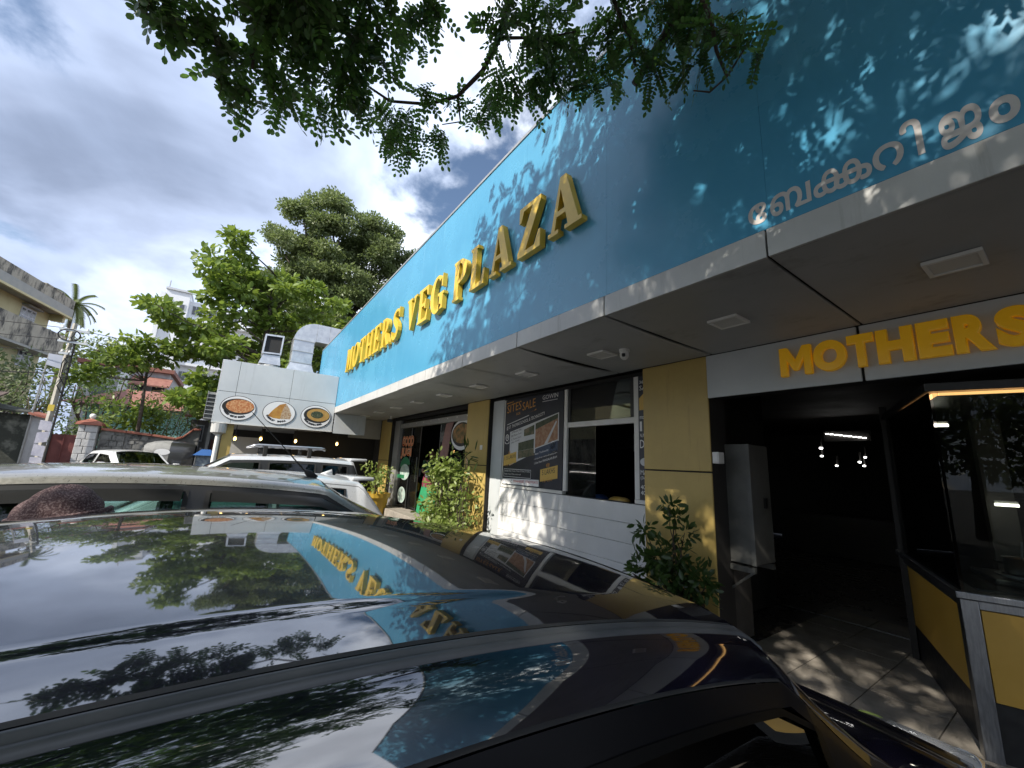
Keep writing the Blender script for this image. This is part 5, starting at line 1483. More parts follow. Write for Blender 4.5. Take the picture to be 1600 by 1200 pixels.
# utility pole
up_ = thing('utility_pole', 'leaning concrete utility pole with cross arms, cables and pasted notices', 'utility pole', (-18.9, -4.78, GW))
MB().tube([(-18.9, -4.78, GW), (-18.9, -4.79, 1.5), (-18.9, -4.80, 3.95)], [.095, .08, .06], 4).build('post', M['concrete'], up_)
for z, y0, y1 in ((3.68, -5.08, -4.38), (3.28, -5.05, -4.36), (2.88, -4.95, -4.66)):
    a = box('cross_arm', M['acp_light'], up_, -18.78, -18.72, y0, y1, z - .035, z + .035)
    for y in (y0 + .06, y1 - .06):
        MB().lathe((-18.75, y, z + .036), [(.03, 0), (.04, .03), (.025, .05), (.035, .08), (0, .1)], 8).build('insulator', M['white_plastic'], a)
pth = [(-18.74 + .012 * i / 10, -4.82 + .26 * math.cos(i * .55), 3.5 + .2 * math.sin(i * .55)) for i in range(24)]
MB().tube(pth, .018, 6).build('cable_coil', M['rubber'], up_)
rs = random.Random(9)
for i in range(5):
    p = [(-18.77, -4.70 + rs.uniform(-.05, .1), 3.7 - i * .35)]
    for k in range(5): p.append((-18.7 + rs.uniform(-.1, .1), -4.68 + rs.uniform(-.12, .18), p[-1][2] - rs.uniform(.12, .3)))
    MB().tube(p, .014, 5).build('cable', M['rubber'], up_)
MB().tube([(-18.76, -4.66, 3.4), (-18.77, -4.63, 1.0), (-18.77, -4.63, GW + .2)], .03, 6).build('cable_pipe', M['rubber'], up_)
box('danger_plate', mat('yellow plate', (.55, .42, .06), .5), up_, -18.79, -18.78, -4.86, -4.72, 1.0, 1.2)
M['paper'] = mat('pasted paper', (.48, .47, .53), .7, (.36, .36, .44), 5)
for z0, z1, a in ((.38, .68, .02), (.0, .33, -.03), (-.42, -.08, .03), (-.62, -.45, 0), (-.9, -.66, .02)):
    MB().prism([(-18.762, -4.93, z0 + a), (-18.762, -4.67, z0 - a), (-18.762, -4.67, z1 - a), (-18.762, -4.93, z1 + a)], (.006, 0, 0)).build('pasted_notice', M['paper'], up_)
bd = thing('hoarding_sheet', 'pale blue white sheet hoarding fixed beside the utility pole', 'hoarding', (-19.3, -5.1, 2.4))
MB().prism([(-19.3, -5.30, 2.52), (-19.3, -4.90, 2.42), (-19.3, -4.88, 2.88), (-19.3, -5.30, 2.90)], (-.03, 0, 0)).build('sheet', mat('pale sheet', (.50, .53, .62), .5, (.42, .45, .55), 3), bd)
MB().tube([(-19.34, -5.3, 2.9), (-19.34, -5.3, GW)], .025, 6).build('post', M['grey_alu'], bd)
def wire(p0, p1, sag, r=.012):
    p0, p1 = Vector(p0), Vector(p1)
    return [p0.lerp(p1, u) - Vector((0, 0, sag * 4 * u * (1 - u))) for u in np.linspace(0, 1, 14)]
for i, (a, b, sg, lab) in enumerate([((-18.75, -5.02, 3.72), (-24, -40, 5.2), .8, 'top overhead wire running from the pole past the yellow house'),
                                      ((-18.75, -4.99, 3.32), (-24, -40, 4.8), .9, 'second overhead wire running from the pole past the yellow house'),
                                      ((-18.75, -4.90, 2.92), (-24, -40, 4.3), 1.0, 'third overhead wire from the pole, across the lower windows of the yellow house'),
                                      ((-18.75, -4.85, 2.2), (-23, -40, 3.6), 1.2, 'lowest slack overhead cable in front of the shrubs by the pole'),
                                      ((-18.75, -4.42, 3.70), (-30, 30, 5.5), .6, 'overhead wire running from the pole into the almond tree')]):
    o = MB().tube(wire(a, b, sg), .010 if i != 3 else .016, 5).build('overhead_wire', M['rubber'], None, org=a)
    tag(o, lab, 'wire', 'overhead wires on the utility pole')

# ================================================================== TREES AND PLANTS
M['leaf_near'] = leaf_mat('pinnate leaf', (.025, .052, .014), (.055, .095, .022), (.15, .30, .05), .42, 3.0)
M['leaf_almond'] = leaf_mat('almond leaf', (.085, .150, .022), (.19, .255, .050), (.25, .34, .05), .4, 1.4)
M['leaf_dark'] = leaf_mat('dark leaf', (.125, .165, .060), (.205, .245, .110), (.22, .29, .09), .5, .6)
M['leaf_bush'] = leaf_mat('bush leaf', (.15, .215, .05), (.28, .34, .10), (.26, .36, .06), .4, 4)
M['leaf_pot'] = leaf_mat('pot plant leaf', (.028, .055, .016), (.055, .10, .025), (.07, .15, .03), .35, 6)
M['leaf_shrub'] = leaf_mat('garden leaf', (.05, .10, .022), (.12, .18, .045), (.13, .22, .04), .5, 1.3)
M['leaf_pale'] = leaf_mat('pale shrub leaf', (.13, .17, .09), (.22, .27, .16), (.2, .26, .12), .5, 2)
M['leaf_dry'] = leaf_mat('dull shrub leaf', (.10, .13, .06), (.17, .20, .10), (.14, .2, .06), .55, 1.2)
M['leaf_palm'] = leaf_mat('palm leaf', (.07, .10, .035), (.14, .17, .07), (.12, .16, .04), .5, .7)

TREES_BACK = None
def clump_leaves(name, clumps, per, ln, wd, m_, parent, up=.5, tmpl=LEAF4, droop=.0, shell=.55):
    """clumps: (x, y, z, rx, ry, rz); leaves sit mostly in the outer part of each clump"""
    P, D, Nn = [], [], []
    for (x, y, z, rx, ry, rz) in clumps:
        n = max(6, int(per * rx * ry + per * rx * rz) // 2)
        d = rand_dirs(n)
        r = shell + (1 - shell) * rng.random(n) ** .6
        r *= 1 + .25 * np.sin(5 * d[:, 0] + 3 * y) * np.sin(6 * d[:, 2] + x)
        P.append(np.array([x, y, z]) + d * r[:, None] * np.array([rx, ry, rz]))
        dd = unit(d + .9 * rand_dirs(n) + np.array([0, 0, -droop])); D.append(dd)
        nn = unit(rand_dirs(n) * (1 - up) + np.array([0, 0, up]) + .35 * d); Nn.append(nn)
    P, D, Nn = np.concatenate(P), np.concatenate(D), np.concatenate(Nn)
    k = len(P)
    s = ln * rng.uniform(.7, 1.25, k)
    me = leaves_at(name, P, D, Nn, s, s * wd / ln, tmpl)
    return link(name, me, m_, parent)

def limb(mb, p0, p1, r0, r1, wob=.1, n=6, seed=0):
    rr = random.Random(seed); p0, p1 = Vector(p0), Vector(p1); L_ = (p1 - p0).length
    pts = []
    for i in range(n + 1):
        u = i / n; q = p0.lerp(p1, u)
        if 0 < i < n: q += Vector((rr.uniform(-1, 1), rr.uniform(-1, 1), rr.uniform(-.5, .5))) * wob * L_ * .5
        pts.append(q)
    mb.tube(pts, [r0 + (r1 - r0) * i / n for i in range(n + 1)], 7); return pts

# --- the tree over the camera
oh = thing('overhanging_tree', 'tree with feathery pinnate leaves hanging over the yard and shading the blue sign', 'tree', (3.6, -4.8, GZ))
tr = MB(); tr.tube([(3.6, -4.8, GZ), (3.5, -4.7, 0), (3.2, -4.3, 2.0), (2.6, -3.6, 3.6)], [.30, .25, .22, .19], 12)
tr.build('trunk', M['bark'], oh, smooth=True)
ends = [(-2.1, -.35, 4.4), (-.8, .3, 4.9), (.2, -1.0, 5.6), (-1.8, -2.6, 5.2), (1.6, 1.0, 5.0), (3.4, .6, 5.2), (3.4, -1.8, 5.6), (1.0, -4.4, 5.4)]
for i, e_ in enumerate(ends):
    b = MB(); pts = limb(b, (2.6, -3.6, 3.6), e_, .11, .028, .14, 7, i)
    for k in range(4):
        q = pts[3 + k]; limb(b, q, q + Vector((random.uniform(-1.1, 1.1), random.uniform(-1.1, 1.1), random.uniform(.1, .7))), .025, .008, .2, 4, i * 7 + k)
    b.build('branch', M['bark'], oh, smooth=True)
def nb(*p, r=.02, tip=.006, start=None):
    b = MB(); pts = list(p)
    b.tube(pts, [r + (tip - r) * i / (len(pts) - 1) for i in range(len(pts))], 7)
    return b.build('branch', M['twig'], oh, smooth=True)
nb((-2.1, -.35, 4.4), (-2.12, -.28, 3.2), (-2.21, -.27, 2.6), (-2.35, -.25, 2.5), (-2.55, -.25, 2.45), (-2.73, -.25, 2.4), r=.032, tip=.015)
nb((-.8, .3, 4.9), (-1.3, .8, 3.6), (-1.72, 1.03, 3.0), (-1.99, 1.12, 2.95), (-2.23, 1.13, 2.9), (-2.45, 1.04, 2.8), (-2.61, .87, 2.75), (-2.72, .61, 2.7), (-2.64, .36, 2.65), (-2.48, .24, 2.6), r=.028, tip=.005)
nb((-.8, .3, 4.9), (-.95, 1.4, 4.0), (-1.1, 2.01, 3.2), (-1.18, 2.06, 3.15), (-1.32, 2.09, 3.05), (-1.48, 2.12, 3.0), (-1.60, 2.10, 2.88), r=.045, tip=.030)
nb((-.95, 1.4, 4.0), (-1.0, 1.85, 3.0), (-.95, 1.98, 2.70), (-.97, 2.06, 2.54), (-.96, 2.15, 2.40), (-1.06, 2.13, 2.36), (-1.12, 2.05, 2.37), r=.018, tip=.004)
nb((-.96, 2.15, 2.40), (-.86, 2.15, 2.49), (-.80, 2.15, 2.58), r=.007, tip=.004)
nb((-.95, 1.4, 4.0), (-1.42, 1.66, 3.1), (-1.49, 1.91, 3.05), (-1.55, 2.05, 2.96), r=.02, tip=.01)
nb((-2.45, 1.04, 2.8), (-2.6, 1.15, 2.75), (-2.69, 1.03, 2.72), r=.010, tip=.004)
nb((-1.99, 1.12, 2.95), (-1.83, 1.39, 3.0), (-1.69, 1.57, 3.05), r=.012, tip=.005)

NEAR = [(-2.47, -0.65, 2.3, 0.15), (-2.51, -0.52, 2.3, 0.16), (-2.6, -0.41, 2.3, 0.18), (-2.33, -0.18, 2.4, 0.26), (-2.68, -0.16, 2.4, 0.23), (-2.31, 0.07, 2.5, 0.28), (-2.6, 0.24, 2.5, 0.25), (-2.03, -0.09, 2.4, 0.29), (-2.11, 0.23, 2.6, 0.26), (-2.36, 0.39, 2.6, 0.19), (-2.84, -0.39, 2.3, 0.14), (-2.93, -0.26, 2.3, 0.12), (-2.9, 0.17, 2.5, 0.17), (-2.7, 0.39, 2.5, 0.13), (-2.93, -0.06, 2.4, 0.12), (-2.58, -0.75, 2.3, 0.07),
        (-2.12, 0.57, 2.8, 0.17), (-2.28, 0.59, 2.8, 0.15), (-1.98, 0.64, 2.8, 0.14), (-2.87, 0.82, 2.7, 0.25), (-3.1, 0.91, 2.7, 0.17), (-2.91, 0.62, 2.7, 0.18), (-2.8, 1.08, 2.7, 0.15), (-2.51, 0.81, 2.7, 0.15), (-3.07, 0.73, 2.7, 0.13),
        (-1.9, 1.11, 2.9, 0.24), (-1.78, 1.35, 3.0, 0.31), (-1.98, 1.51, 3.0, 0.27), (-2.19, 1.26, 2.9, 0.21), (-2.47, 1.31, 2.9, 0.19), (-2.17, 1.51, 2.9, 0.2), (-1.8, 1.68, 3.1, 0.24), (-2.52, 1.08, 2.8, 0.13), (-2.0, 1.73, 3.0, 0.15), (-2.65, 1.32, 2.9, 0.12),
        (-1.58, 1.82, 3.1, 0.25), (-1.77, 1.95, 3.0, 0.18), (-1.44, 1.95, 2.92, 0.2), (-1.16, 1.98, 2.81, 0.22), (-1.10, 2.03, 2.54, 0.16), (-.93, 2.0, 2.63, 0.19), (-.80, 2.0, 2.41, 0.13), (-1.19, 1.88, 2.98, 0.21), (-1.88, 1.92, 2.94, 0.14), (-.74, 2.0, 2.2, 0.08), (-1.36, 2.05, 2.7, 0.14), (-1.02, 2.05, 2.98, 0.23), (-1.36, 1.72, 3.2, 0.25)]
def pinnate(name, cl, m_, parent, dens, length, pairs, lf, tmpl, droop=.5, stalks=True):
    """compound leaves: a thin stalk with opposite oval leaflets; cl rows are x, y, z, r, flatness"""
    O, A = [], []
    for (x, y, z, r, fz) in cl:
        n = max(4, int(dens * r * r))
        d = rand_dirs(n); rad = r * rng.random(n) ** .5
        p = np.array([x, y, z]) + d * rad[:, None] * np.array([1, 1, fz])
        a = d * .8 + rand_dirs(n) * .8; a[:, 2] -= droop
        O.append(p); A.append(unit(a))
    O, A = np.concatenate(O), np.concatenate(A); n = len(O)
    L_ = length * rng.uniform(.6, 1.15, n)
    O = O - A * (L_ * .5)[:, None]
    up = unit(np.array([0, 0, 1.0]) + .45 * rand_dirs(n))
    B = unit(np.cross(up, A)); Cn = np.cross(A, B)
    P, D, Nn, S_ = [], [], [], []
    for i in range(pairs + 1):
        u = .12 + .88 * i / pairs
        q = O + A * (L_ * u)[:, None] - np.array([0, 0, 1]) * (L_ * .22 * u * u)[:, None]
        size = lf * (.75 + .5 * u if u < .8 else 1.2) * rng.uniform(.85, 1.1, n)
        if i == pairs:
            P.append(q); D.append(A); Nn.append(Cn); S_.append(size)
        else:
            for sg in (-1, 1):
                P.append(q); D.append(unit(A * .55 + B * sg + Cn * rng.uniform(-.25, .15, n)[:, None])); Nn.append(unit(Cn + .35 * rand_dirs(n))); S_.append(size)
    P, D, Nn, S_ = map(np.concatenate, (P, D, Nn, S_))
    me = leaves_at(name, P, D, Nn, S_, S_ * .64, tmpl)
    o = link(name, me, m_, parent)
    if stalks:
        tv = [(0, -.5, 0), (1, -.3, -.0), (1, .3, 0), (0, .5, 0)]
        end = O + A * L_[:, None] - np.array([0, 0, 1]) * (L_ * .22)[:, None]
        v = end - O; ll = np.linalg.norm(v, axis=1)
        me2 = leaves_at('leaf_stalk', O, v, np.cross(B, v), ll, np.full(n, .004), (tv, [(0, 1, 2, 3)]))
        link('leaf_stalk', me2, M['twig'], parent)
    return o
OVAL = ([(0, 0, 0), (.18, .30, .05), (.5, .5, .07), (.85, .36, .03), (1, 0, -.03), (.85, -.36, .03), (.5, -.5, .07), (.18, -.30, .05)], [(0, 1, 2, 3, 4), (0, 4, 5, 6, 7)])
pinnate('foliage_spray', [(x, y, z, r * .88, .55) for x, y, z, r in NEAR[:16]], M['leaf_near'], oh, 950, .22, 6, .043, OVAL)
pinnate('foliage_spray', [(x, y, z, r * .85, .55) for x, y, z, r in NEAR[16:35]], M['leaf_near'], oh, 680, .21, 7, .036, OVAL)
pinnate('foliage_spray', [(x, y, z, r * .85, .6) for x, y, z, r in NEAR[35:]], M['leaf_near'], oh, 700, .22, 9, .031, OVAL)
cl = []
while len(cl) < 420:
    q = rng.normal(size=3); q /= np.linalg.norm(q); q *= rng.random() ** .33
    x, y, z = .8 + 4.7 * q[0], -2.4 + 4.6 * q[1], 5.2 + 1.9 * q[2]
    if .657 * x - .497 * y + .567 * z < 1.15: continue
    if min(math.hypot(x - 1.3, y + 3.6), math.hypot(x - 2.3, y + 2.7), math.hypot(x - 1.4, y + 1.9)) < 1.0 and rng.random() < .66: continue
    if y > 1.75: continue
    cl.append((x, y, z, rng.uniform(.35, .7), .5))
n0 = 0
while n0 < 130:
    x, y, z = rng.uniform(-3.2, 1.6), rng.uniform(-1.8, 1.7), rng.uniform(2.5, 4.4)
    v_ = .657 * x - .497 * y + .567 * z
    if v_ < .48 or v_ > 1.5: continue
    cl.append((x, y, z, rng.uniform(.26, .36), .5)); n0 += 1
pinnate('crown', cl, M['leaf_near'], oh, 112, .24, 7, .058, LEAF4, stalks=False)

# --- bright almond tree beyond the wing
al = thing('almond_tree', 'bright green almond tree with broad leaves in tiers beyond the wing', 'tree', (-18.6, .9, GW))
b = MB(); b.tube([(-18.6, .9, GW), (-18.5, .8, 1.5), (-18.4, .6, 3.5), (-18.3, .5, 6.6)], [.2, .17, .13, .05], 9); b.build('trunk', M['bark'], al, smooth=True)
AC = [(-.85, 7.6), (-.75, 7.1), (-1.25, 6.6), (-.5, 6.4), (.1, 6.5), (-1.25, 6.1), (-.9, 5.8), (-.2, 5.7), (.6, 5.6), (-1.0, 5.3), (-.6, 5.0), (.3, 4.9), (1.2, 5.0), (1.0, 6.0), (.8, 6.9), (1.7, 6.6), (2.6, 6.0), (3.4, 5.4), (1.8, 5.6), (2.6, 5.0), (2.9, 4.2), (-2.6, 4.6), (-2.2, 4.4), (-1.7, 4.1), (-1.0, 4.3), (0, 4.1), (.9, 4.1), (1.9, 4.6),
      (-1.9, 3.5), (-1.1, 3.3), (-.6, 3.5), (.4, 3.3), (1.4, 3.3), (2.3, 3.8), (-1.1, 2.5), (-.3, 2.5), (.6, 2.4), (-1.3, 1.8), (-.8, 1.5), (-.7, 2.0)]
cls = []
for y, z in AC:
    for k in range(3):
        cls.append((-18.2 + rng.uniform(-1.6, 1.2), y * 1.07 + rng.uniform(-.25, .25), z * 1.05 + rng.uniform(-.15, .15), .50, .52, .20))
br_ = MB()
for i in range(0, len(cls), 3):
    limb(br_, (-18.4, .6, max(1.2, cls[i][2] - .9)), cls[i][:3], .04, .012, .06, 4, i)
br_.build('limb', M['bark'], al, smooth=True)
clump_leaves('crown', cls, 520, .25, .15, M['leaf_almond'], al, up=.6, tmpl=LEAF6, shell=.2)
al2 = thing('low_almond_branch_tree', 'sunlit yellow green branch tips of a young almond tree above the red roof', 'tree', (-19.9, -2.7, GW))
b = MB(); b.tube([(-19.9, -2.7, GW), (-19.8, -2.8, 1.2), (-19.6, -2.9, 3.2)], [.07, .06, .03], 7); b.build('trunk', M['bark'], al2, smooth=True)
cls = []
for y, z in [(-3.75, 3.05), (-4.1, 2.75), (-3.95, 2.35), (-4.25, 2.35), (-3.5, 3.5), (-3.3, 3.75), (-3.55, 3.05), (-2.95, 3.7), (-3.1, 3.3), (-2.65, 3.6), (-2.8, 3.2), (-3.3, 2.9), (-2.4, 3.35), (-4.5, 2.2)]:
    for k in range(2): cls.append((-19.4 + rng.uniform(-.5, .5), y + rng.uniform(-.15, .15), z + rng.uniform(-.1, .1), .36, .36, .16))
br_ = MB()
for i in range(0, len(cls), 2): limb(br_, (-19.6, -2.9, 2.4), cls[i][:3], .02, .007, .08, 4, i)
br_.build('limb', M['bark'], al2, smooth=True)
clump_leaves('crown', cls, 420, .22, .13, M['leaf_almond'], al2, up=.6, tmpl=LEAF6, shell=.2)
# --- large rounded tree behind
t2 = thing('rain_tree', 'large rounded dark green tree rising behind the blue sign', 'tree', (-30, 5.5, GW))
b = MB(); b.tube([(-30, 5.5, GW), (-30, 5.4, 4), (-30, 5.2, 8)], [.5, .4, .3], 10); b.build('trunk', M['bark'], t2, smooth=True)
cls = []
cen = [(3.4, 17.3, 1.5), (5.2, 16.9, 1.6), (1.9, 15.6, 1.6), (6.9, 17.0, 1.5), (8.6, 16.4, 1.5), (10.0, 15.2, 1.4), (4.2, 15.2, 1.8), (7.2, 14.9, 1.8), (1.2, 13.4, 1.6), (2.9, 13.1, 1.8), (5.2, 12.7, 1.9), (8.0, 12.8, 1.9), (10.2, 13.0, 1.6), (1.4, 11.2, 1.6), (3.2, 10.6, 1.8), (5.8, 10.2, 2), (8.5, 10.5, 1.8), (2.0, 8.8, 1.6), (4.5, 8.0, 1.8), (7.2, 8.2, 1.8), (3.0, 6.2, 1.6), (6, 6, 1.6), (1.5, 6.6, 1.3)]
br_ = MB()
for i, (y, z, r) in enumerate(cen):
    limb(br_, (-30, 5.3, 7.5 if z > 9 else 4.5), (-30 + rng.uniform(-.6, 1.6), y, z), .16, .04, .12, 6, i)
    for k in range(11):
        d = unit(rng.normal(size=3)); 
        cls.append((-29.6 + d[0] * r * 1.1, y + d[1] * r * .85, z + d[2] * r * .78, r * .50, r * .50, r * .32))
br_.build('limb', M['bark'], t2, smooth=True)
clump_leaves('crown', cls, 1000, .20, .12, M['leaf_dark'], t2, up=.45, shell=.2)
# --- trees along the near side of the yard, behind the camera (seen mirrored in glass and paint)
for i, (x, y, h, lab) in enumerate([(-9, -13, 5.5, 'leafy yard tree opposite the glass entrance'), (-1.5, -12, 5.0, 'leafy yard tree opposite the shop window'), (4.5, -11.5, 6.6, 'leafy yard tree opposite the food counter'), (9.5, -10.5, 7.0, 'tall leafy yard tree near the corner of the yard'), (13, -5, 6.2, 'leafy yard tree past the end of the restaurant')]):
    ty = thing('yard_tree', lab, 'tree', (x, y, GZ), 'trees along the near side of the yard')
    MB().tube([(x, y, GZ), (x + .1, y, .5), (x, y + .1, h * .6)], [.22, .17, .08], 8).build('trunk', M['bark'], ty, smooth=True)
    clump_leaves('crown', [(x + rng.uniform(-2.6, 2.6), y + rng.uniform(-1.6, 1.6), rng.uniform(.4, h - .8), 1.0, 1.0, .7) for _ in range(44)], 200, .26, .15, M['leaf_dark'], ty)
# --- far trees, palm
ft = thing('distant_tree', 'dark tree top far behind the utility pole', 'tree', (-62, -13.5, GW))
MB().tube([(-62, -13.5, GW), (-62, -13.5, 11)], [.3, .15], 7).build('trunk', M['bark'], ft)
clump_leaves('crown', [(-62, -13.5 + rng.uniform(-3, 3), 10.5 + rng.uniform(-2.5, 1.6), 1.3, 1.3, .8) for _ in range(26)], 60, .4, .22, M['leaf_dark'], ft)
ft2 = thing('distant_tree', 'dark round tree between the grey house and the white tower', 'tree', (-48, -7.4, GW))
MB().tube([(-48, -7.4, GW), (-48, -7.4, 6)], [.3, .15], 7).build('trunk', M['bark'], ft2)
clump_leaves('crown', [(-48, -7.4 + rng.uniform(-1.3, 1.3), 6.2 + rng.uniform(-2.2, 1.6), .9, .9, .6) for _ in range(22)], 90, .3, .17, M['leaf_dark'], ft2)
pm = thing('coconut_palm', 'coconut palm with ragged fronds behind the yellow house', 'palm tree', (-80, -20.6, GW))
MB().tube([(-80, -20.6, GW), (-80, -20.8, 10), (-80, -20.9, 19.3)], [.25, .2, .15], 8).build('trunk', M['bark'], pm, smooth=True)
for i in range(28):
    az = i * 2.399; el = (1.25 - i * .075); ln = 3.3
    d0 = Vector((math.cos(az) * math.cos(el), math.sin(az) * math.cos(el), math.sin(el)))
    p = Vector((-80, -20.9, 19.3)); pts = [p.copy()]; dv_ = d0.copy()
    for k in range(9):
        p = p + dv_ * ln / 9; dv_ = (dv_ + Vector((0, 0, -.14 - .02 * i / 4))).normalized(); pts.append(p.copy())
    m = MB()
    for a, b2 in zip(pts, pts[1:]):
        for u in (0, .2, .4, .6, .8):
            q = a.lerp(b2, u); t_ = (b2 - a).normalized(); s_ = t_.cross(Vector((0, 0, 1))).normalized()
            for sg in (-1, 1):
                tip = q + (s_ * sg * .75 + t_ * .35 + Vector((0, 0, -.35))) * .62
                m.add([q, q + t_ * .10, tip], [(0, 1, 2)])
    m.tube(pts, .03, 4)
    m.build('frond', M['leaf_palm'], pm, fix=False)

def bush(name, label, cat, cl, per, ln, wd, m_, base, stems=5, up=.4, tmpl=LEAF6, droop=.1, group=None, spread=.5, sr=.014):
    t = thing(name, label, cat, base, group)
    sm_ = MB()
    for i in range(stems):
        c = cl[int(rng.integers(len(cl)))]
        limb(sm_, (base[0] + rng.uniform(-.06, .06), base[1] + rng.uniform(-.06, .06), base[2]), c[:3], sr, sr * .35, .12, 5, i)
    sm_.build('stem', M['twig'], t, smooth=True)
    clump_leaves('foliage', cl, per, ln, wd, m_, t, up=up, tmpl=tmpl, droop=droop, shell=.15)
    return t
def cl_box(x, y, z, n, r, flat_=.7):
    return [(rng.uniform(*x), rng.uniform(*y), rng.uniform(*z), r * rng.uniform(.8, 1.2), r * rng.uniform(.8, 1.2), r * flat_) for _ in range(n)]
bush('garden_shrub', 'dull green overgrown shrub below the windows of the yellow house', 'shrub', cl_box((-25, -22), (-8.6, -6.2), (.8, 3.3), 60, .55), 120, .16, .08, M['leaf_dry'], (-23, -7.3, GW), 12, sr=.04)
bush('garden_shrub', 'grey green twiggy shrub left of the utility pole', 'shrub', cl_box((-22, -20.5), (-6.6, -5.2), (.9, 2.3), 40, .42), 140, .13, .06, M['leaf_dry'], (-21, -5.9, GW), 12, sr=.03)
bush('garden_tree', 'small leafy tree right of the pole below the almond branch tips', 'tree', cl_box((-23, -21), (-5.3, -3.6), (1.4, 2.9), 46, .42), 150, .12, .06, M['leaf_shrub'], (-22, -4.4, GW), 10, sr=.05)
bush('garden_shrub', 'pale variegated shrub beside the gate pillar lamp', 'shrub', cl_box((-20.8, -20.1), (-4.9, -3.4), (.5, 1.25), 26, .26), 260, .11, .055, M['leaf_pale'], (-20.4, -4.2, GW), 8)
bush('garden_shrub', 'bright broad leaved shrub spilling over the coping behind the lamp', 'shrub', cl_box((-21, -20.1), (-4.0, -2.3), (.75, 1.6), 36, .33), 190, .20, .10, M['leaf_almond'], (-20.6, -3.1, GW), 8)
bush('garden_shrub', 'feathery shrub hanging over the middle of the stone wall', 'shrub', cl_box((-21, -19.9), (-2.7, -1.3), (.5, 1.6), 40, .32), 230, .11, .045, M['leaf_shrub'], (-20.5, -2.0, GW), 8)
bush('garden_shrub', 'reddish tipped shrub in front of the red hipped roof', 'shrub', cl_box((-23, -21.5), (-3.0, -1.6), (1.4, 2.4), 24, .34), 190, .11, .05, leaf_mat('reddish leaf', (.13, .12, .05), (.24, .15, .09), (.2, .15, .06), .5, 1.2), (-22, -2.3, GW), 8, sr=.03)
bush('garden_shrub', 'dark shrub behind the maroon gate', 'shrub', cl_box((-21.5, -20.2), (-5.0, -4.0), (-.3, .7), 26, .33), 200, .11, .06, M['leaf_shrub'], (-20.8, -4.5, GW), 8)

# --- planting in front of the restaurant
M['pot_y'] = mat('yellow pot', (.50, .32, .03), .5, (.42, .26, .03), 5)
M['pot_d'] = mat('dark clay pot', (.07, .04, .03), .6, (.10, .06, .045), 6)
def pot(parent, c, r, h, m_):
    MB().lathe(c, [(0, 0), (r * .7, 0), (r * .95, h * .85), (r * 1.05, h * .86), (r * 1.05, h), (r * .92, h), (r * .9, h * .9), (0, h * .9)], 22).build('pot', m_, parent, smooth=False)
t = bush('leafy_shrub', 'large sunlit yellow green potted shrub before the mustard pillar by the entrance', 'shrub',
     [(-7.35 + .22 * (z + 1.35) / 1.4, 3.45, z, .54 - .24 * (z + 1.35) / 1.4, .36, .24) for z in np.linspace(-1.35, .08, 8)] + cl_box((-7.75, -6.6), (3.2, 3.7), (-1.45, -.65), 30, .25) + cl_box((-7.35, -6.75), (3.3, 3.7), (-.65, -.05), 14, .22), 620, .105, .046, M['leaf_bush'], (-7.3, 3.45, FZ), 22, up=.3, droop=.25)
pot(t, (-7.3, 3.45, GZ + .003), .26, .36, M['pot_d'])
t = bush('leafy_shrub', 'sunlit trailing potted plant right of the large shrub, against the pillar edge', 'shrub', cl_box((-6.85, -6.35), (3.35, 3.75), (-1.3, -.35), 16, .2), 620, .085, .04, M['leaf_bush'], (-6.6, 3.6, FZ), 8, up=.3, droop=.3)
pot(t, (-6.6, 3.55, GZ + .003), .17, .28, M['pot_d'])
t = bush('dracaena', 'tall thin dark dracaena rising above the large potted shrub', 'plant', [(-6.75, 3.7, .12, .20, .18, .20), (-6.95, 3.7, -.1, .18, .15, .14), (-6.62, 3.7, -.2, .16, .14, .16)], 520, .24, .03, M['leaf_pot'], (-6.8, 3.75, FZ), 4, up=.2, droop=.1)
pot(t, (-6.95, 3.88, FZ), .10, .22, M['pot_d'])
t = bush('leafy_shrub', 'small sunlit bush in a yellow pot beyond the white cars', 'shrub', cl_box((-12.0, -11.1), (3.3, 3.75), (-.85, -.2), 20, .22) + [(-11.5, 3.5, -.45, .42, .3, .3)], 520, .095, .045, M['leaf_bush'], (-11.55, 3.5, -1.1), 9, up=.35)
pot(t, (-11.55, 3.5, GZ + .003), .42, .78, M['pot_y'])
# pot plant at the near pillar
def sprig(cl, tip, base, n): pass
t = bush('pot_plant', 'dark leafy potted plant with one tall sprig before the near mustard pillar', 'plant',
     [(-2.80, 3.72, -.60, .12, .09, .08), (-2.82, 3.7, -.92, .14, .1, .14), (-2.62, 3.7, -.85, .16, .12, .14), (-2.45, 3.68, -.78, .17, .12, .14), (-2.40, 3.66, -.98, .19, .12, .16), (-2.22, 3.68, -.92, .16, .12, .14), (-2.12, 3.66, -.98, .11, .1, .11), (-2.62, 3.7, -1.08, .18, .12, .1), (-2.32, 3.62, -1.1, .13, .1, .1), (-2.95, 3.7, -1.05, .09, .08, .07),
      (-2.33, 3.7, -.55, .10, .08, .08), (-2.43, 3.7, -.42, .10, .08, .07), (-2.48, 3.7, -.31, .09, .08, .06)], 4200, .095, .042, M['leaf_pot'], (-2.4, 3.72, -1.3), 26, up=.3, droop=.0, sr=.008)
pot(t, (-2.38, 3.62, GZ + .003), .22, .55, M['pot_d'])
pot(t, (-2.72, 3.72, GZ + .003), .17, .48, M['pot_d'])

